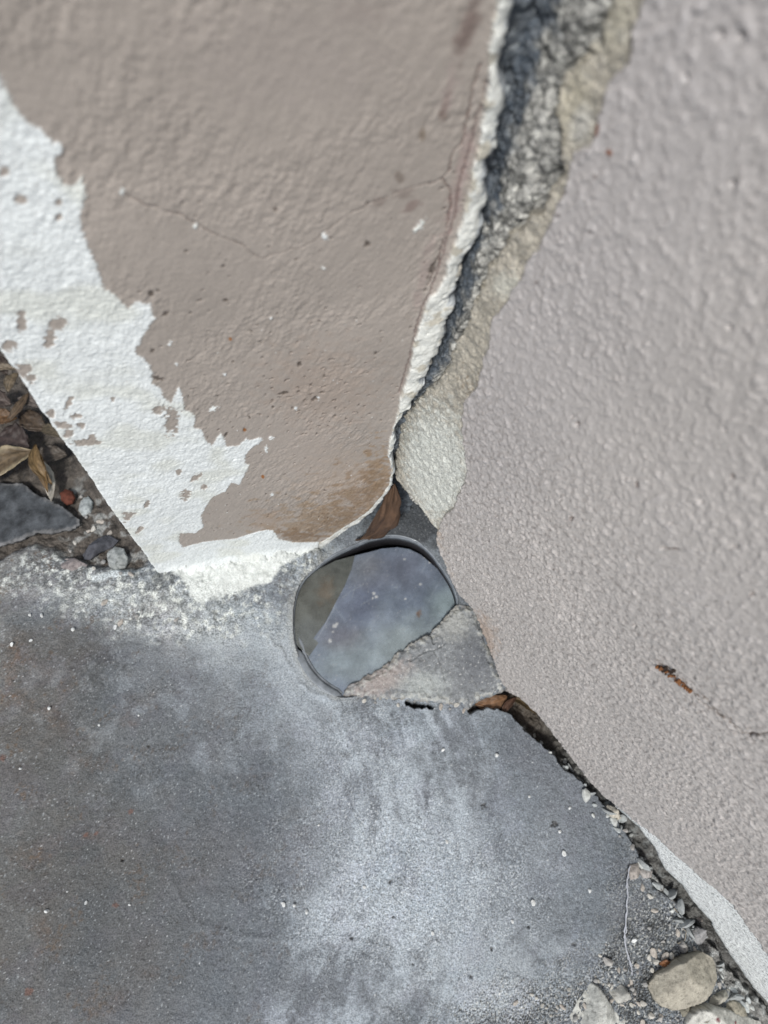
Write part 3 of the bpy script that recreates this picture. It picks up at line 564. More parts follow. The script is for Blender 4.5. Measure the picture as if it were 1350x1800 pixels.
for x, y, r_ in [(693, 1613, 4), (866, 1668, 5), (618, 1650, 5), (828, 1716, 6), (686, 1550, 6), (726, 1694, 4), (264, 1310, 5), (216, 1512, 4), (850, 1640, 3), (850, 1415, 7), (974, 1448, 9), (930, 1630, 5), (1010, 1660, 5)]:
    k = sm(1.0, .3, B(x, y, r_ * .8, r_ * .7, 0, .9, 1.0)); c = mix(c, (.05, .045, .04), .75 * k); h -= .9 * k
for x, y, r_ in [(50, 1743, 7), (5, 1332, 6), (203, 1590, 5), (168, 1466, 4), (150, 1468, 4), (230, 1427, 5)]:
    c = mix(c, (.14, .07, .05), .7 * sm(1.1, .6, B(x, y, r_, r_ * 1.1, 30, .6, 1.2)))
inwall = (dnL > -6) | (duL > 102) | (duL < -14) | True
grit = np.clip(.35 + .9 * sandy + .4 * bright + .5 * crumb - .5 * ww, 0, 1.3)
keep = SH > -1.4
lab = np.zeros(U.shape, int)
pos = np.stack([U, V, h], -1)
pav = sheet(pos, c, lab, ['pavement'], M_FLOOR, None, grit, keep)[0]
tag(pav, kind='structure')
def floor_h(x, y):
    i = min(np.searchsorted(ys, y), len(ys) - 1); j = min(np.searchsorted(xs, x), len(xs) - 1); return float(h[i, j])

# ------------------------------------------------------------------ PIPE AND ITS BROKEN COVER
def simple_mat(name, col, rough=.4, spec=.5, noise=.15, scale=120, bump=0.0, coat=0.0, col2=None, alpha=None):
    m, nt, b = new_mat(name); L = nt.links.new
    tc = N(nt, 'ShaderNodeTexCoord'); n = N(nt, 'ShaderNodeTexNoise'); n.inputs['Scale'].default_value = scale; n.inputs['Detail'].default_value = 6; n.inputs['Roughness'].default_value = .6
    L(tc.outputs['Object'], n.inputs['Vector'])
    cr_ = N(nt, 'ShaderNodeValToRGB'); e = cr_.color_ramp.elements
    c2 = col2 or tuple(min(1, x * (1 + noise * 2)) for x in col)
    e[0].position = .32; e[0].color = (*[x * (1 - noise) for x in col], 1); e[1].position = .7; e[1].color = (*c2, 1)
    L(n.outputs[0], cr_.inputs[0]); L(cr_.outputs[0], b.inputs['Base Color'])
    b.inputs['Roughness'].default_value = rough; b.inputs['Specular IOR Level'].default_value = spec; b.inputs['Coat Weight'].default_value = coat
    if bump:
        bp = N(nt, 'ShaderNodeBump'); bp.inputs['Distance'].default_value = bump; L(n.outputs[0], bp.inputs['Height']); L(bp.outputs[0], b.inputs['Normal'])
    return m
M_PIPE = simple_mat('pipe_plastic', (.16, .18, .20), .38, .5, .25, 300, .0001, .2)
M_PIPE_IN = simple_mat('pipe_inside', (.010, .010, .012), .6, .3, .2, 200)
pipe = empty('drain_pipe', (hc[0], hc[1], 0), 'grey plastic pipe end set flush in the concrete at the wall corner', 'pipe')
def offset_loop(P, d):
    t = np.roll(P, -1, 0) - np.roll(P, 1, 0); t /= np.linalg.norm(t, axis=1, keepdims=True); nrm = np.stack([t[:, 1], -t[:, 0]], 1)
    cen = P.mean(0); s = np.sign(((P - cen) * nrm).sum(1).mean()); return P + nrm * s * d
def loft(name, rings, mat, parent, close=True, cols=None):
    n = len(rings[0]); vs = np.concatenate(rings); q = []
    for r in range(len(rings) - 1):
        for i in range(n if close else n - 1):
            j = (i + 1) % n; q.append((r * n + i, r * n + j, (r + 1) * n + j, (r + 1) * n + i))
    return mesh_np(name, vs, q, None, mat, parent)
def ring(d, z): 
    P = offset_loop(HOLE, d); return np.c_[P, np.full(len(P), z)]
hp_ = np.array(hole_px, float)
def arc_of(pa, pb):
    A_ = on_floor(pa)[:2]; B_ = on_floor(pb)[:2]
    i = int(np.argmin(np.hypot(*(HOLE - A_).T))); j = int(np.argmin(np.hypot(*(HOLE - B_).T)))
    return np.arange(i, j + (len(HOLE) if j < i else 0) + 1) % len(HOLE)
def arc_loft(name, ii, prof, mat):
    k = len(ii); t = np.linspace(0, 1, k); fade = np.minimum(1, np.minimum(t, 1 - t) * 8) ** .5
    rings = []
    for d_o, z_o in prof:
        P = offset_loop(HOLE, d_o)[ii]; P0 = offset_loop(HOLE, -.6)[ii]
        P = P0 + (P - P0) * fade[:, None]; rings.append(np.c_[P, -2 + (z_o + 2) * fade])
    return loft(name, rings, mat, pipe, close=False)
arc_loft('rim', arc_of((552, 1002), (752, 966)), [(.55, -3), (.5, .0), (.3, .3), (0, .35), (-.3, .1), (-.45, -.6), (-.45, -4)], M_PIPE)
arc_loft('rim', arc_of((606, 1227), (522, 1142)), [(.9, -3), (.8, .05), (.3, .25), (-1.4, .05), (-2.0, -.3), (-2.2, -1.1), (-2.2, -4)], M_PIPE)
loft('bore_lining', [ring(.2, -.9), ring(-.45, -.9), ring(-.55, -1.6), ring(-.6, -3.4), ring(-.2, -3.6)], M_PIPE, pipe)
loft('bore', [ring(-.2, -3.6), ring(-.7, -3.8), ring(-.9, -10), ring(-1.6, -30), ring(-25, -31), ring(-30, -31)], M_PIPE_IN, pipe)
# step ring inside, seen at the lower left
arc_loft('inner_rim', arc_of((612, 1228), (514, 1115)), [(-2.0, -1.2), (-2.9, -1.0), (-3.5, -1.5), (-3.6, -3.2)], M_PIPE)

# cover: two translucent shards, the large one domed
def glass_mat(name, ca, cb, rough, scale):
    m, nt, b = new_mat(name); L = nt.links.new
    tc = N(nt, 'ShaderNodeTexCoord'); n = N(nt, 'ShaderNodeTexNoise'); n.inputs['Scale'].default_value = scale; n.inputs['Detail'].default_value = 5; n.inputs['Roughness'].default_value = .5
    L(tc.outputs['Object'], n.inputs['Vector'])
    at = N(nt, 'ShaderNodeAttribute'); at.attribute_name = 'Col'
    mr = N(nt, 'ShaderNodeMapRange'); L(n.outputs[0], mr.inputs[0]); mr.inputs[1].default_value = .3; mr.inputs[2].default_value = .7; mr.inputs[3].default_value = .82; mr.inputs[4].default_value = 1.2
    vm = N(nt, 'ShaderNodeVectorMath', operation='SCALE'); L(at.outputs['Color'], vm.inputs[0]); L(mr.outputs[0], vm.inputs['Scale']); L(vm.outputs[0], b.inputs['Base Color'])
    n2 = N(nt, 'ShaderNodeTexNoise'); n2.inputs['Scale'].default_value = 500; n2.inputs['Detail'].default_value = 6; L(tc.outputs['Object'], n2.inputs['Vector'])
    m2 = N(nt, 'ShaderNodeMapRange'); L(n2.outputs[0], m2.inputs[0]); m2.inputs[1].default_value = .35; m2.inputs[2].default_value = .75; m2.inputs[3].default_value = rough; m2.inputs[4].default_value = rough + .35
    L(m2.outputs[0], b.inputs['Roughness']); b.inputs['Specular IOR Level'].default_value = .6
    b.inputs['IOR'].default_value = 1.5; b.inputs['Transmission Weight'].default_value = .25; b.inputs['Coat Weight'].default_value = .3; b.inputs['Coat Roughness'].default_value = .1
    return m
M_GLASS = glass_mat('clouded_cover', 0, 0, .14, 90)
def plate(name, px, z, mat, parent, zf, colf, step=.4, thick=1.0, warp=.0, plane_off=None):
    """solid plate cut to an outline: relief on top, a real edge and underside"""
    P = np.array([on_floor(p, z)[:2] for p in px]) if plane_off is None else px
    lo = P.min(0) - 1.5; hi = P.max(0) + 1.5
    gx = np.arange(lo[0], hi[0], step); gy = np.arange(lo[1], hi[1], step); X, Y = np.meshgrid(gx, gy)
    S = sdf(P, X, Y)
    if warp: S = S + warp * fbm(X, Y, 4, 4, 601 + int(lo[0]) % 31) + warp * .5 * fbm(X, Y, 1.3, 3, 603)
    Z = z + zf(X, Y, S); edge = sm(-.45, .35, S)
    # pull edge vertices onto the outline so the cut is clean
    gyx = np.gradient(S, step); nx, ny = gyx[1], gyx[0]; ln = np.hypot(nx, ny) + 1e-6
    pull = np.where(S > 0, S, 0); X2 = X - nx / ln * pull; Y2 = Y - ny / ln * pull
    Ztop = np.where(S > 0, np.minimum(Z, Z) - np.minimum(S / step, 1) * .0, Z)
    keepv = S < step * 1.3
    ok = keepv[:-1, :-1] & keepv[1:, :-1] & keepv[:-1, 1:] & keepv[1:, 1:]
    I = np.arange(X.size).reshape(X.shape); q = np.stack([I[:-1, :-1], I[:-1, 1:], I[1:, 1:], I[1:, :-1]], -1)[ok]
    used = np.unique(q); rm = np.full(X.size, -1); rm[used] = np.arange(len(used)); q = rm[q]; n = len(used)
    top = np.stack([X2.ravel()[used], Y2.ravel()[used], Ztop.ravel()[used]], 1); bot = top.copy(); bot[:, 2] = np.minimum(top[:, 2] - .15, z - thick)
    e = {}
    for a, b_, c_, d__ in q:
        for s, t in ((a, b_), (b_, c_), (c_, d__), (d__, a)):
            if (t, s) in e: del e[(t, s)]
            else: e[(s, t)] = 1
    side = np.array([(s, s + n, t + n, t) for s, t in e])
    Q = np.concatenate([q, q[:, ::-1] + n, side]); V_ = np.concatenate([top, bot])
    C = colf(X, Y, S).reshape(-1, 3)[used]; C = np.concatenate([C, C * .8])
    return mesh_np(name, V_, Q, C, mat, parent)
zc = -3.2
cc = on_floor((650, 1070), zc)
cover = empty('pipe_cover', (cc[0], cc[1], zc), 'clouded blue-grey cover sunk inside the pipe, cracked across its left side', 'cover')
main_px = [(624, 975), (648, 969), (672, 962), (700, 959), (722, 962), (740, 971), (756, 984), (774, 1000), (790, 1024), (830, 1060), (810, 1120), (760, 1180), (680, 1230), (610, 1235), (562, 1200), (528, 1152), (552, 1122), (572, 1095), (590, 1060), (606, 1030), (618, 1000)]
side_px = [(540, 1010), (562, 1000), (590, 985), (623, 976), (633, 1000), (621, 1030), (605, 1060), (587, 1095), (567, 1122), (543, 1156), (505, 1120), (500, 1060), (520, 1020)]
def zmain(X, Y, S): 
    r = np.hypot(X - cc[0], Y - cc[1]); return 1.2 - (r / 26) ** 2 * .9 - 1.5 * (Y - cc[1]) / 25 - .6 * (X - cc[0]) / 25 + .10 * fbm(X, Y, 9, 2, 611)
cu_ = (cr[:2])
def cmain(X, Y, S):
    c = np.zeros(X.shape + (3,)) + np.array([.185, .225, .285])
    def g(x, y, rx, ry, col, k, a=0):
        nonlocal c; c = mix(c, col, k * sm(1.5, .1, blob(Plane((0, 0, zc), PF.eu, PF.ev, ZUP), X, Y, x, y, rx, ry, a, .25, 613, 8)))
    g(650, 1065, 60, 60, (.125, .15, .22), .7); g(700, 1000, 60, 40, (.19, .205, .26), .6); g(700, 1130, 110, 45, (.30, .36, .37), .8, -20); g(610, 1170, 70, 35, (.27, .33, .36), .8); g(785, 1060, 32, 36, (.32, .40, .42), .8)
    g(600, 1120, 40, 25, (.16, .15, .17), .5); g(640, 1000, 40, 30, (.22, .23, .24), .5); g(675, 1080, 25, 60, (.25, .30, .35), .5, 20)
    c = mix(c, (.20, .13, .085), .8 * sm(1.2, .3, blob(Plane((0, 0, zc), PF.eu, PF.ev, ZUP), X, Y, 736, 1079, 5, 8, 20, .5, 615, 1)))
    for pts, k in [([(622, 978), (600, 1020), (585, 1075), (560, 1120), (532, 1152)], .35), ([(735, 965), (790, 1010)], .25), ([(628, 1000), (665, 966)], .25), ([(548, 1110), (530, 1155)], .6), ([(752, 1060), (768, 1030), (780, 1010)], .2), ([(620, 1150), (650, 1120)], .15)]:
        PP = np.array([on_floor(p, zc)[:2] for p in pts]); c = mix(c, (.45, .5, .55), k * sm(.35, .05, dline(PP, X, Y)))
    for i_ in range(26):
        rg_ = np.random.default_rng(900 + i_); a0 = rg_.uniform(0, 3.14); p0 = np.array([cc[0] + rg_.normal() * 14, cc[1] + rg_.normal() * 12]); l_ = rg_.uniform(2, 11)
        q1 = p0 + l_ * np.array([math.cos(a0), math.sin(a0)]); c = mix(c, (.40, .45, .48), rg_.uniform(.12, .4) * sm(.22, .05, dline(np.array([p0, (p0 + q1) / 2 + rg_.normal(size=2) * .5, q1]), X, Y)))
    c = c * (1 + .14 * fbm(X, Y, 6, 5, 623, .62) + .10 * fbm(X, Y, 1.2, 3, 629))[..., None]
    dust = sm(.58, .75, pn(X / .5, Y / .5, 617)) * sm(.0, .5, fbm(X, Y, 7, 2, 619)); c = mix(c, (.5, .52, .54), .7 * dust)
    for x, y, r_ in [(588, 1102, 4), (592, 1098, 3), (580, 1128, 3), (657, 1044, 3), (661, 1050, 3), (655, 1052, 2), (740, 1026, 2.5), (712, 981, 2), (712, 1053, 2), (585, 1112, 2), (750, 975, 5), (757, 985, 3)]:
        q_ = on_floor((x, y), zc); c = mix(c, (.6, .62, .62), .9 * sm(r_ * .3, r_ * .12, np.hypot(X - q_[0], Y - q_[1]) + .25 * fbm(X, Y, .8, 2, 621)))
    return c
plate('large_shard', main_px, zc, M_GLASS, cover, zmain, cmain, .4, 1.2)
def zside(X, Y, S): return 1.1 - 1.5 * (Y - cc[1]) / 25 + .04 * (cc[0] - 8 - X).clip(0) + .15 * fbm(X, Y, 8, 2, 623)
def cside(X, Y, S):
    c = np.zeros(X.shape + (3,)) + np.array([.115, .125, .115]); q_ = on_floor((572, 1040), zc)
    c = mix(c, (.16, .125, .09), .5 * sm(5, 1, np.hypot((X - q_[0]), (Y - q_[1]) * .6) + 2 * fbm(X, Y, 4, 3, 625)))
    q_ = on_floor((540, 1120), zc); c = mix(c, (.16, .18, .18), .8 * sm(12, 2, np.hypot(X - q_[0], Y - q_[1])))
    c = mix(c, (.06, .06, .055), .6 * sm(4, 0, 6 - (X - X.min()) / 3)) if False else c
    return c * (1 + .2 * fbm(X, Y, 5, 3, 627))[..., None]
plate('side_shard', side_px, zc - .9, M_GLASS, cover, zside, cside, .4, 1.0)

# broken slab fragment wedged between pipe and right wall
frag_px = [(604, 1222), (612, 1206), (640, 1190), (668, 1176), (690, 1160), (700, 1146), (722, 1130), (742, 1120), (756, 1114), (770, 1098), (790, 1078), (802, 1062), (835, 1066), (860, 1130), (892, 1212), (862, 1224), (836, 1234), (822, 1246), (800, 1240), (764, 1236), (740, 1232), (700, 1231), (650, 1228)]
def zfrag(X, Y, S):
    return -.3 + .35 * fbm(X, Y, 9, 3, 631) + .55 * fbm(X, Y, 2.4, 5, 633, .62) * sm(-6, -.5, S) + .15 * fbm(X, Y, 2.4, 4, 633) + .9 * sm(0, -2.2, S) - .5 - .6 * sm(.35, .1, dline(np.array([on_floor(p, 1)[:2] for p in [(764, 1145), (775, 1165), (782, 1195)]]), X, Y)) \
        - .9 * sm(.7, .1, dline(np.array([on_floor(p, 1)[:2] for p in [(722, 1160), (745, 1145), (770, 1140), (782, 1130)]]), X, Y) + .5 * fbm(X, Y, 2, 3, 634)) - 1.4 * sm(.9, .3, dline(np.array([on_floor(p, 1)[:2] for p in [(760, 1118), (763, 1130)]]), X, Y))
def cfrag(X, Y, S):
    c = np.zeros(X.shape + (3,)) + np.array([.20, .215, .225]); n = fbm(X, Y, 3, 4, 635, .65); c *= (1 + .25 * n)[..., None]
    PP = Plane((0, 0, 1), PF.eu, PF.ev, ZUP)
    c = mix(c, (.33, .29, .27), .8 * sm(1.4, .3, blob(PP, X, Y, 670, 1195, 60, 26, -25, .4))); c = mix(c, (.36, .39, .38), .75 * sm(1.4, .3, blob(PP, X, Y, 745, 1205, 45, 26, 0, .4)))
    c = mix(c, (.13, .14, .155), .75 * sm(1.4, .3, blob(PP, X, Y, 840, 1160, 40, 50, 0, .4))); c = mix(c, (.40, .41, .39), .7 * sm(1.4, .3, blob(PP, X, Y, 795, 1095, 35, 30, 0, .4)))
    c = mix(c, (.55, .56, .54), .8 * sm(.5, .8, pn(X / .8, Y / .8, 637))); c = mix(c, (.06, .055, .05), .6 * sm(.5, .8, pn(X / .9, Y / .9, 638)))
    c = mix(c, (.42, .43, .40), .7 * sm(-3.5, -1, S + 1.5 * n) * sm(-.1, .4, n)); c = mix(c, (.14, .12, .10), .5 * sm(-.9, 0, S + .8 * n)); return c
fo = plate('concrete_fragment', frag_px, .8, M_FLOOR, None, zfrag, cfrag, .36, 8, .75)
tag(fo, 'wedge of broken grey concrete between the pipe and the right wall', 'concrete piece')

# ------------------------------------------------------------------ STONES
def stone(name, px, T, col, label, cat, group=None, seed=1, z0=0.0, tilt=(0, 0), spots=None, step=.45):
    zmid = z0 + T * .45
    P = np.array([on_floor(p, zmid)[:2] for p in px]); cen = P.mean(0); R = np.sqrt(((P - cen) ** 2).sum(1)).min()
    rg = np.random.default_rng(seed)
    fac = [(rg.uniform(0, 6.28), rg.uniform(.35, 1.1), rg.uniform(.72, 1.05)) for _ in range(7)]
    def zf(X, Y, S):
        t = np.clip(-S / (R * .26), 0, 1); z = T * np.sqrt(1 - (1 - t) ** 2)
        for a, sl, k in fac:
            dd = ((X - cen[0]) * math.cos(a) + (Y - cen[1]) * math.sin(a)); z = np.minimum(z, T * k - sl * dd * T / R * .8)
        return np.maximum(z, -.2) + (tilt[0] * (X - cen[0]) + tilt[1] * (Y - cen[1])) + .35 * fbm(X, Y, max(R * .5, 1), 4, seed * 3 + 640, .6) * min(1, T / 4) + .12 * fbm(X, Y, 1.0, 3, seed + 650)
    def cf(X, Y, S):
        c = np.zeros(X.shape + (3,)) + np.array(col); n = fbm(X, Y, 3, 4, seed + 660, .65); c = c * (1 + .22 * n)[..., None]
        c = mix(c, np.array(col) * .35, .7 * sm(.25, .8, fbm(X, Y, 1.0, 3, seed + 670)))
        if spots:
            for x, y, rx, ry, a, sc in spots: c = mix(c, sc, .9 * sm(1.1, .6, blob(Plane((0, 0, zmid), PF.eu, PF.ev, ZUP), X, Y, x, y, rx, ry, a, .4, 671, 1)))
        return c
    o = plate(name, P, z0, M_STONE, None, zf, cf, step, max(.8, T * .25), R * .03 + .1, plane_off=True)
    me = o.data; cc_ = Vector((cen[0], cen[1], z0)) * MM; me.transform(Matrix.Translation(-cc_)); o.location = cc_
    return tag(o, label, cat, group)
stone('stone', [(1150, 1737), (1160, 1722), (1172, 1710), (1190, 1695), (1207, 1685), (1225, 1680), (1243, 1675), (1262, 1688), (1267, 1703), (1266, 1722), (1254, 1748), (1240, 1762), (1227, 1771), (1205, 1780), (1194, 1783), (1172, 1775), (1158, 1760)], 9, (.34, .32, .265),
      'large tan-grey stone on top of the rubble in the lower right corner', 'stone', seed=3, z0=2.5, tilt=(.03, .05))
stone('stone', [(1008, 1788), (1020, 1765), (1034, 1745), (1046, 1730), (1057, 1738), (1066, 1750), (1078, 1768), (1087, 1783), (1106, 1795), (1118, 1830), (1090, 1860), (1020, 1850)], 7, (.46, .47, .44),
      'pale pointed stone at the bottom edge, leftmost of the larger stones', 'stone', seed=5)
stone('stone', [(1073, 1745), (1078, 1733), (1086, 1727), (1098, 1733), (1106, 1745), (1113, 1757), (1110, 1768), (1103, 1773), (1088, 1765)], 4, (.40, .40, .37), 'small grey stone between the pointed stone and the large tan stone', 'stone', seed=8)
stone('stone', [(1211, 1808), (1214, 1790), (1225, 1773), (1250, 1767), (1272, 1772), (1292, 1780), (1320, 1790), (1348, 1802), (1350, 1850), (1300, 1880), (1220, 1860)], 8, (.48, .48, .44), 'pale stone with two red specks at the bottom edge below the large tan stone', 'stone', seed=11,
      spots=[(1254, 1788, 3, 6, -30, (.12, .02, .03)), (1291, 1797, 3, 3, 0, (.2, .02, .03)), (1240, 1795, 2, 4, 40, (.08, .06, .03))], z0=.5)
stone('stone', [(1243, 1762), (1258, 1750), (1275, 1742), (1288, 1742), (1290, 1750), (1280, 1758), (1264, 1768), (1246, 1770)], 5, (.38, .37, .32), 'flat tan stone just right of the large tan stone', 'stone', seed=13)
stone('stone', [(1266, 1774), (1278, 1764), (1290, 1757), (1304, 1764), (1316, 1776), (1319, 1792), (1300, 1792), (1280, 1784)], 4, (.33, .31, .25), 'dull tan stone wedged behind the pale stone with red specks', 'stone', seed=17, z0=-.5)
stone('stone', [(1196, 1762), (1215, 1765), (1222, 1790), (1205, 1800), (1192, 1785)], 3, (.22, .21, .17), 'dark small stone in shade under the large tan stone', 'stone', seed=19, z0=-1)
stone('stone', [(1193, 1662), (1200, 1653), (1207, 1658), (1212, 1670), (1206, 1678), (1198, 1674)], 3, (.36, .35, .33), 'upright grey-pink pebble above the large tan stone', 'pebble', seed=21)
stone('stone', [(1215, 1642), (1228, 1628), (1242, 1634), (1246, 1648), (1236, 1662), (1220, 1664), (1212, 1655)], 3.5, (.30, .30, .30), 'rounded grey mortar lump between the right wall and the large tan stone', 'stone', seed=22, z0=-1)
stone('stone', [(1156, 1712), (1163, 1703), (1172, 1704), (1173, 1714), (1166, 1722), (1158, 1720)], 2.5, (.36, .36, .35), 'small grey pebble touching the left of the large tan stone', 'pebble', seed=23)
stone('stone', [(1065, 1421), (1072, 1414), (1082, 1416), (1089, 1428), (1096, 1438), (1088, 1443), (1076, 1436)], 4, (.52, .49, .42), 'cream pebble lodged where the right wall meets the pavement', 'pebble', seed=24)
stone('stone', [(1104, 1530), (1110, 1520), (1124, 1518), (1128, 1530), (1122, 1545), (1112, 1548)], 3, (.36, .33, .30), 'pinkish lump of mortar at the end of the white fibre', 'stone', seed=25)
stone('stone', [(1124, 1532), (1136, 1524), (1150, 1530), (1148, 1542), (1134, 1545)], 3, (.38, .36, .34), 'curled pale mortar lump beside the pinkish one', 'stone', seed=26)
stone('stone', [(102, 988), (112, 980), (130, 980), (152, 990), (148, 1000), (124, 1002), (108, 998)], 3, (.24, .215, .21), 'flat pinkish stone left of the wall foot', 'stone', seed=27)
stone('stone', [(142, 972), (158, 955), (172, 944), (190, 938), (206, 946), (196, 958), (174, 968), (156, 980), (146, 980)], 5, (.075, .078, .09), 'dark slaty stone lying against the wall foot', 'stone', seed=28, z0=-2)
stone('stone', [(186, 972), (200, 958), (216, 962), (224, 980), (220, 996), (204, 1002), (190, 994)], 3.5, (.33, .35, .34), 'rounded grey mortar lump touching the outer corner of the left wall', 'stone', seed=29, z0=-1.5)
stone('stone', [(140, 880), (152, 866), (162, 880), (160, 900), (146, 908), (136, 896)], 3, (.33, .36, .36), 'pale grey mortar lump right of the red chip', 'stone', seed=31, z0=-3)
stone('stone', [(104, 866), (114, 858), (126, 862), (131, 874), (126, 884), (116, 886), (106, 878)], 2.5, (.11, .038, .025), 'rust-red chip of brick beside the dry leaves', 'brick chip', seed=32, z0=-1)
sl = plate('slate_flake', [(-60, 850), (0, 848), (40, 850), (60, 866), (92, 880), (112, 892), (138, 912), (140, 922), (118, 932), (92, 936), (62, 936), (38, 946), (12, 956), (-60, 966)], 1.2, M_STONE, None,
           lambda X, Y, S: .5 * fbm(X, Y, 14, 3, 681) + .12 * fbm(X, Y, 2, 3, 683) - .5 * sm(-1, 0, S),
           lambda X, Y, S: mix(np.zeros(X.shape + (3,)) + np.array([.06, .066, .072]), (.22, .22, .22), .6 * sm(-1.6, -.1, S + .6 * fbm(X, Y, 3, 3, 685))) * (1 + .5 * fbm(X, Y, 5, 5, 687, .65))[..., None], .5, 2.2, .5)
tag(sl, 'flat dark slate-grey flake under the dry leaves at the left edge', 'stone flake')

# pebbles and crumbs
def pebble_mesh(name, r, seed, col, squash=.7):
    import bmesh
    rg = np.random.default_rng(seed); bm = bmesh.new(); bmesh.ops.create_icosphere(bm, subdivisions=2, radius=1)
    nrm = [rg.normal(size=3) for _ in range(7)]; nrm = [a / np.linalg.norm(a) for a in nrm]; lim = [rg.uniform(.35, .75) for _ in nrm]
    ax_ = rg.uniform(.55, 1.3, 3)
    for v_ in bm.verts:
        p = np.array(v_.co)
        for a, l_ in zip(nrm, lim):
            d = p @ a
            if d > l_: p = p - a * (d - l_) * .85
        v_.co = Vector(p * ax_ * r * np.array([1, 1, squash]) * MM)
    me = bpy.data.meshes.new(name); bm.to_mesh(me); bm.free()
    a = me.attributes.new('Col', 'FLOAT_COLOR', 'POINT'); cs = np.ones((len(me.vertices), 4), np.float32); cs[:, :3] = np.array(col) * (1 + .1 * rg.normal(size=(len(me.vertices), 1))); a.data.foreach_set('color', cs.ravel())
    me.materials.append(M_CRUMB); return me
def put(name, me, x, y, z, label, cat, group=None, s=1.0):
    o = bpy.data.objects.new(name, me); COL.objects.link(o); o.location = Vector((x, y, z)) * MM; o.rotation_euler = (random.uniform(-.4, .4), random.uniform(-.4, .4), random.uniform(0, 6.28)); o.scale = (s, s, s)
    return tag(o, label, cat, group)
white_m = [pebble_mesh('white_crumb', 1.0, 40 + i, (.62, .64, .63)) for i in range(3)]
grey_m = [pebble_mesh('grey_crumb', 1.0, 50 + i, cl) for i, cl in enumerate([(.36, .35, .33), (.28, .28, .27), (.46, .45, .41), (.40, .37, .33)])]
def crumb(x, y, rpx, mes, name, label, cat, grp):
    p = on_floor((x, y)); z = floor_h(p[0], p[1]); s = rpx * .23; put(name, random.choice(mes), p[0], p[1], z + s * .35, label, cat, grp, s)
for x, y, r in [(872, 1328, 6), (779, 1318, 5), (785, 1480, 4.5), (990, 1500, 6), (936, 1587, 6.5), (1036, 1565, 5), (498, 1590, 5), (517, 1592, 4.5), (538, 1603, 5), (205, 1104, 6), (74, 1083, 5), (54, 1082, 4.5), (22, 1133, 5), (130, 1108, 6), (56, 1127, 4), (244, 1258, 3), (36, 1351, 3.5),
                (83, 1602, 5), (152, 1587, 4), (118, 1567, 2.5), (228, 1590, 3), (175, 1275, 4), (88, 1246, 5), (983, 1461, 5), (895, 1250, 3), (730, 1183, 4), (691, 1178, 5), (770, 1135, 4), (963, 1303, 7), (930, 1400, 4), (1115, 1652, 7), (1000, 1420, 4), (560, 1450, 3), (640, 1560, 4), (760, 1640, 4), (900, 1620, 4)]:
    crumb(x, y, r, white_m, 'white_crumb', 'tiny white plaster crumb lying loose on the grey concrete', 'crumb', 'white plaster crumbs on the pavement')
lst = [(1203, 1709, 0)]
for x, y, r in [(1140, 1683, 5.5), (1150, 1676, 8), (1152, 1690, 6), (1168, 1682, 7), (1178, 1679, 6), (1185, 1694, 7.5), (1192, 1688, 5), (1235, 1671, 5), (1180, 1704, 5), (1145, 1705, 5), (1133, 1727, 7), (1110, 1736, 6), (1115, 1745, 5), (1146, 1741, 6), (1130, 1764, 6), (1143, 1785, 7), (1160, 1790, 6), (1068, 1690, 9), (1046, 1722, 6),
                (1070, 1731, 4), (1120, 1700, 4), (1100, 1705, 4), (1220, 1670, 5), (1226, 1622, 6), (1208, 1600, 6), (1185, 1580, 5), (1162, 1565, 5), (1142, 1575, 6), (1128, 1560, 5), (1150, 1600, 5), (1175, 1625, 4), (1190, 1640, 5), (1140, 1630, 5), (1165, 1655, 4), (1112, 1490, 6), (1126, 1500, 5), (1100, 1460, 6), (1090, 1470, 4),
                (1040, 1392, 5), (1020, 1370, 6), (1002, 1348, 5), (985, 1325, 7), (950, 1290, 5), (930, 1275, 5), (1140, 1510, 5), (1010, 1790, 6), (990, 1770, 5), (1000, 1740, 4), (1130, 1800, 7), (1155, 1760, 5), (1275, 1735, 5), (1262, 1730, 6), (1240, 1620, 5)]:
    crumb(x, y, r, grey_m, 'grey_crumb', 'tiny grey-tan grit crumb along the foot of the right wall', 'crumb', 'grit crumbs by the right wall')
mort_m = [pebble_mesh('mortar_lump', 1.0, 80 + i, cl, .8) for i, cl in enumerate([(.40, .43, .43), (.30, .32, .32), (.50, .52, .50)])]
rgm = random.Random(5); jl = [(972, 1308), (1000, 1345), (1040, 1388), (1072, 1425), (1108, 1468), (1140, 1520), (1175, 1575), (1215, 1625), (1250, 1680), (1290, 1730), (1330, 1780)]
for i in range(64):
    t_ = rgm.uniform(0, len(jl) - 1.001); k_ = int(t_); f_ = t_ - k_
    crumb(jl[k_][0] * (1 - f_) + jl[k_ + 1][0] * f_ + rgm.gauss(-2, 7), jl[k_][1] * (1 - f_) + jl[k_ + 1][1] * f_ + rgm.gauss(2, 8), rgm.choice([4, 5, 6, 7, 9, 12]), mort_m, 'mortar_lump', 'bluish-grey mortar lump in the joint under the right wall', 'mortar lump', 'mortar lumps in the wall joint')
for x, y, r in [(640, 1200, 5), (655, 1188, 4), (668, 1180, 5), (690, 1168, 4), (705, 1148, 4), (722, 1136, 5), (748, 1122, 4), (752, 1240, 5), (775, 1243, 5), (790, 1247, 4), (802, 1240, 6), (815, 1250, 4), (700, 1240, 4), (640, 1232, 5), (660, 1236, 4), (616, 1222, 5), (800, 1068, 6), (812, 1080, 5), (790, 1090, 5), (830, 1085, 5), (776, 1110, 4), (842, 1112, 4), (735, 1215, 4), (810, 1190, 4)]:
    crumb(x, y, r, grey_m, 'grey_crumb', 'tiny grey grit crumb on or beside the broken concrete wedge', 'crumb', 'grit crumbs round the concrete wedge')
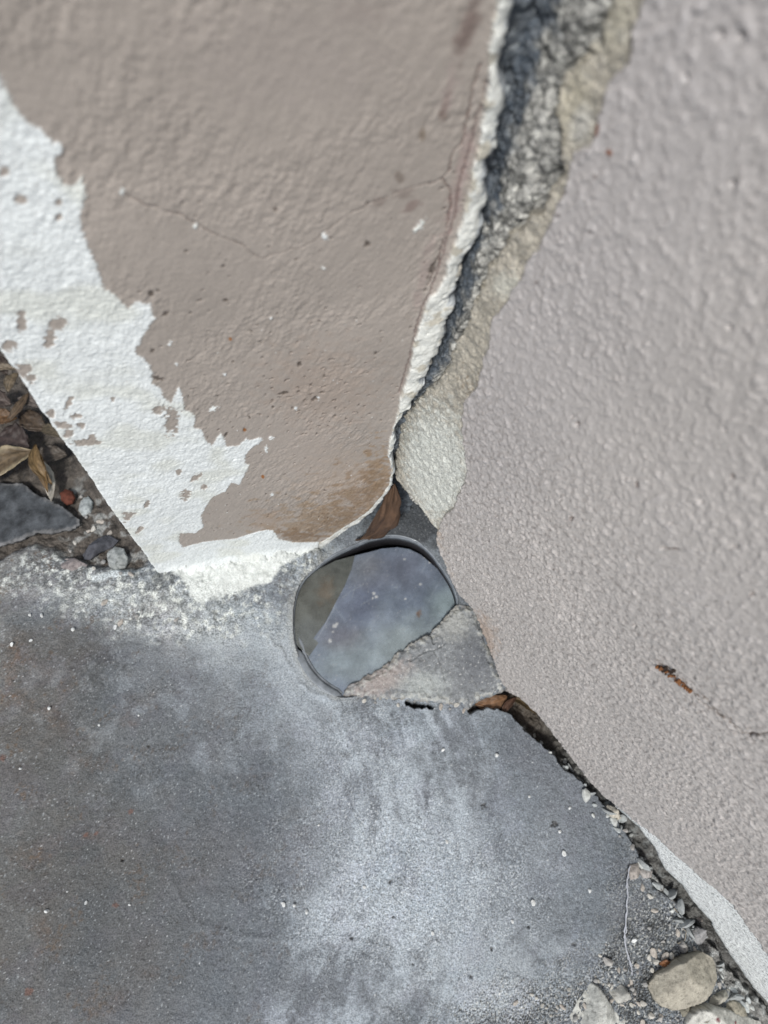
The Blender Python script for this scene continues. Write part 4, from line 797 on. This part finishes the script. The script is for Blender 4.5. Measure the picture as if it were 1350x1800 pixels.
for i in range(70):
    a = random.gauss(0, 1); x = 1090 + random.gauss(0, 75); y = 1755 + random.gauss(0, 45)
    if x > 1330 - (1800 - y) * .6: continue
    crumb(x, y, random.uniform(2.2, 4.2), grey_m, 'grey_crumb', 'tiny grey-tan grit crumb among the stones in the lower right corner', 'crumb', 'grit crumbs among the stones')
for x, y, r in [(160, 925, 7), (172, 912, 6), (150, 930, 5), (190, 935, 6), (168, 950, 6), (178, 985, 7), (165, 1000, 5), (212, 1008, 6), (128, 950, 5), (150, 905, 6), (140, 870, 5), (205, 985, 5), (232, 1010, 6), (120, 965, 5), (240, 1085, 7), (212, 1095, 6), (310, 1090, 6), (185, 1060, 6)]:
    crumb(x, y, r, grey_m, 'grey_crumb', 'tiny grey mortar crumb round the foot of the left wall', 'crumb', 'mortar crumbs by the left wall')

# ------------------------------------------------------------------ LEAVES
def leaf(p0, p1, width, col, label, bend=.15, fold=.35, curl=.0, z0=2., z1=2., roll=0., name='dry_leaf', group=None, col2=None, seed=1, taper=.8, plane=None):
    """curled leaf blade of real thickness with midrib; p0, p1 are its ends"""
    if plane is None: a = on_floor(p0, z0); b = on_floor(p1, z1); up = ZUP.copy()
    else: a = plane.at(p0, z0); b = plane.at(p1, z1); up = plane.n.copy()
    d = b - a; Ln = np.linalg.norm(d); d /= Ln; sd_ = np.cross(up, d); sd_ /= np.linalg.norm(sd_); up = np.cross(d, sd_)
    cr_, sr_ = math.cos(roll), math.sin(roll); sd_, up = sd_ * cr_ + up * sr_, up * cr_ - sd_ * sr_
    nt_, ns = 40, 17; T = np.linspace(0, 1, nt_); S = np.linspace(-1, 1, ns); TT, SS = np.meshgrid(T, S, indexing='ij')
    wv = (np.sin(np.pi * np.clip(TT, .001, .999)) ** taper) * width * .5 * (1 + .14 * fbm(TT * 6 + seed, np.sign(SS) * 3, 1, 3, seed))
    sx = wv * SS
    zz = fold * np.abs(sx) + curl * sx ** 2 / max(width, 1) + .25 * width * .2 * fbm(TT * 5 + seed, SS * 2, 1.2, 3, seed + 7) + .03 * width * np.cos(np.abs(SS) * 14 + TT * 26) * np.abs(SS)
    ctr = a + d * (TT * Ln)[..., None] + sd_ * (bend * Ln * np.sin(np.pi * TT))[..., None] + up * (.12 * Ln * np.sin(np.pi * TT) * .6)[..., None]
    P = ctr + sd_ * sx[..., None] + up * zz[..., None]
    rib = sm(.13, .02, np.abs(SS)); c = np.zeros(P.shape) + np.array(col); n = fbm(TT * 8, SS * 2.5, 1, 4, seed + 11, .6)
    col = tuple(np.array(col) * (.5 if plane is None else .6)); c = c * (.5 if plane is None else .6) * (1 + .45 * n)[..., None]; c = mix(c, col2 or np.array(col) * .5, sm(.5, 1, np.abs(SS)) * .6); c = mix(c, np.array(col) * 1.7, .6 * rib)  # blade colour dimmed to stand in for the low light on the leaves
    I = np.arange(nt_ * ns).reshape(nt_, ns); q = np.stack([I[:-1, :-1], I[:-1, 1:], I[1:, 1:], I[1:, :-1]], -1).reshape(-1, 4); n_ = nt_ * ns
    bot = P.reshape(-1, 3) - up * .18; loop = list(I[0, :]) + list(I[1:, -1]) + list(I[-1, :-1][::-1]) + list(I[1:-1, 0][::-1])
    side = np.array([(loop[i], loop[i] + n_, loop[(i + 1) % len(loop)] + n_, loop[(i + 1) % len(loop)]) for i in range(len(loop))])
    o = mesh_np(name, np.concatenate([P.reshape(-1, 3), bot]), np.concatenate([q, q[:, ::-1] + n_, side]), np.concatenate([c.reshape(-1, 3)] * 2), M_LEAF)
    oo = Vector(a) * MM; o.data.transform(Matrix.Translation(-oo)); o.location = oo
    return tag(o, label, 'leaf', group)
G = 'dry leaves behind the left wall'
leaf((-30, 850), (58, 792), 12, (.20, .145, .085), 'broad curled tan leaf with a pale edge lying on the slate flake', .10, .1, .3, 5, 7, 0, col2=(.42, .36, .24), seed=2, group=G)
leaf((60, 782), (84, 866), 4.2, (.22, .13, .045), 'narrow golden-brown leaf pointing down from the leaf pile, left of its twin', .06, .5, 0, 8, 5, .3, seed=3, group=G)
leaf((63, 780), (92, 852), 5.5, (.26, .17, .075), 'wider golden-brown leaf just right of its narrow twin', -.16, .45, 0, 9, 6, -.2, seed=4, group=G)
leaf((52, 800), (90, 882), 5.5, (.46, .43, .37), 'pale cream leaf underneath the two golden-brown leaves', .12, -.2, -.2, 3, 3, 0, seed=5, col2=(.5, .47, .4), group=G)
leaf((70, 752), (104, 768), 6, (.16, .13, .085), 'dull olive leaf against the wall edge above the golden leaves', .1, .2, 0, 6, 8, 0, seed=6, group=G)
leaf((30, 700), (76, 716), 5, (.19, .16, .14), 'grey-brown leaf fragment higher up beside the wall edge', .05, .1, 0, 8, 8, 0, seed=7, group=G)
leaf((-20, 742), (30, 735), 7, (.18, .10, .045), 'orange-brown leaf at the left edge of the pile', .1, .3, 0, 8, 9, .2, seed=8, group=G)
leaf((35, 722), (82, 758), 9, (.11, .078, .052), 'dark brown leaf in the middle of the pile', -.05, .15, 0, 6, 6, 0, seed=9, group=G)
leaf((-10, 770), (52, 786), 15, (.085, .062, .055), 'large dark brown leaf above the broad tan leaf', .05, .12, .1, 5, 6, 0, seed=10, group=G)
leaf((14, 690), (32, 655), 5, (.20, .155, .10), 'small tan upright leaf near the top of the pile', .1, .3, 0, 9, 10, 0, seed=11, group=G)
leaf((-20, 655), (34, 650), 3.2, (.26, .21, .15), 'thin curled leaf strip at the top of the pile', .12, .6, 0, 11, 11, .3, seed=12, group=G)
leaf((-25, 700), (20, 712), 8, (.13, .10, .085), 'dusky leaf at the left edge below the curled strip', .05, .2, 0, 6, 6, 0, seed=13, group=G)
leaf((60, 800), (118, 800), 8, (.15, .125, .10), 'shaded leaf half under the wall edge right of the golden leaves', .02, .15, 0, 2, 3, 0, seed=14, group=G)
leaf((-10, 625), (12, 660), 6, (.09, .065, .05), 'dark leaf tucked in the top of the gap beside the wall', .05, .2, 0, 7, 7, 0, seed=15, group=G)
leaf((50, 690), (10, 745), 4, (.17, .12, .075), 'thin brown leaf crossing the orange-brown one', .08, .4, 0, 9, 9, 0, seed=16, group=G)
leaf((693, 850), (618, 956), 12.0, (.17, .10, .06), 'brown leaf hanging in the hollow under the chipped left wall edge', .05, .15, .1, -3.0, -3.5, 0, seed=20, plane=PL, name='dry_leaf', taper=.7)
leaf((832, 1236), (892, 1224), 6.5, (.26, .14, .07), 'orange-brown leaf in the dark gap beside the concrete wedge', -.1, .2, 0, -3.5, -3, .2, seed=21)
leaf((896, 1226), (945, 1256), 5, (.16, .115, .06), 'olive-brown leaf in the gap tight under the right wall', .1, .25, 0, -4, -3, -.2, seed=22)
leaf((880, 1262), (908, 1226), 3, (.13, .07, .045), 'thin folded brown leaf between the two leaves in the gap', .1, .5, 0, -3, -2.5, 0, seed=23)
leaf((1158, 1694), (1183, 1702), 2.6, (.30, .12, .04), 'tiny orange leaf scrap beside the large tan stone', .15, .4, 0, 1.5, 2, 0, seed=24)

# ------------------------------------------------------------------ FIBRES AND DEBRIS
def tube(name, pts, r, col, label, cat, mat=None, parent=None, seg=6):
    pts = np.array(pts, float)
    d = np.gradient(pts, axis=0); d /= np.linalg.norm(d, axis=1, keepdims=True)
    a = np.cross(d, [.3, .2, .93]); a /= np.linalg.norm(a, axis=1, keepdims=True); b = np.cross(d, a)
    rr_ = r if np.ndim(r) else np.full(len(pts), r)
    th_ = np.linspace(0, 2 * np.pi, seg, endpoint=False)
    P = pts[:, None] + (a[:, None] * np.cos(th_)[None, :, None] + b[:, None] * np.sin(th_)[None, :, None]) * rr_[:, None, None]
    q = [(i * seg + j, i * seg + (j + 1) % seg, (i + 1) * seg + (j + 1) % seg, (i + 1) * seg + j) for i in range(len(pts) - 1) for j in range(seg)]
    o = mesh_np(name, P.reshape(-1, 3), np.array(q), np.zeros((P.shape[0] * seg, 3)) + np.array(col), mat or M_CRUMB, parent)
    if label: tag(o, label, cat)
    return o
def path(px, z, wob, seed, n=40):
    P = np.array([on_floor(p, z) for p in px]); t = np.linspace(0, len(P) - 1, n); Q = np.stack([np.interp(t, np.arange(len(P)), P[:, k]) for k in range(3)], 1)
    for k in range(3): Q[:, k] += wob * fbm(t * 1.7, t * 0 + k * 5, 1, 3, seed + k) * (1 if k < 2 else .4)
    return Q
fp = [(1108, 1522), (1102, 1545), (1103, 1570), (1102, 1600), (1098, 1640), (1099, 1660), (1104, 1680), (1110, 1700), (1112, 1714)]
fib = empty('fibre', on_floor((1103, 1620), .8), 'frayed white fibre lying on the concrete left of the rubble', 'fibre')
for i in range(4): tube('strand', path(fp, .9 + .15 * i, .55, 700 + i * 5, 60), .10 + .1 * np.sin(np.linspace(0, 3.1, 60)), (.44, .46, .50), None, None, parent=fib)
tube('root_fibre', path([(1186, 1596), (1198, 1622), (1206, 1640), (1204, 1652), (1192, 1660)], 1.0, .5, 730), .16, (.30, .27, .22), 'thin curved rootlet between the white fibre and the wall', 'rootlet')
# brown crumbly streak of debris clinging to the right wall
import bmesh
deb = empty('insect_debris', PR.at((1185, 1195), 0), 'rust-brown crumbly streak of debris clinging to the right wall', 'debris')
for nm, lab_c in (('dark_clump', (.035, .025, .02)), ('rust_clump', (.19, .085, .035))):
    bm = bmesh.new(); rg = np.random.default_rng(9 if nm[0] == 'd' else 10)
    for i in range(26 if nm[0] == 'r' else 14):
        t = i / (26 if nm[0] == 'r' else 14); x = 1158 + 58 * t + rg.normal() * 2.0; y = 1174 + 42 * t + rg.normal() * 2.2
        if nm[0] == 'd': x = 1164 + 22 * t + rg.normal() * 2; y = 1172 + 14 * t + rg.normal() * 2.5
        p = (PR.at((x, y), .4) * MM) - np.array(deb.location); r = rg.uniform(.25, .6)
        mt = Matrix.Translation(Vector(p)) @ Matrix.Rotation(rg.uniform(0, 3), 4, Vector((rg.normal(), rg.normal(), 1)).normalized()) @ Matrix.Diagonal((r * MM * rg.uniform(.8, 2), r * MM * rg.uniform(.5, 1), r * MM, 1))
        bmesh.ops.create_icosphere(bm, subdivisions=1, radius=1, matrix=mt)
    me = bpy.data.meshes.new(nm); bm.to_mesh(me); bm.free()
    a = me.attributes.new('Col', 'FLOAT_COLOR', 'POINT'); cs = np.ones((len(me.vertices), 4), np.float32); cs[:, :3] = lab_c; a.data.foreach_set('color', cs.ravel()); me.materials.append(M_CRUMB)
    o = bpy.data.objects.new(nm, me); COL.objects.link(o); o.parent = deb
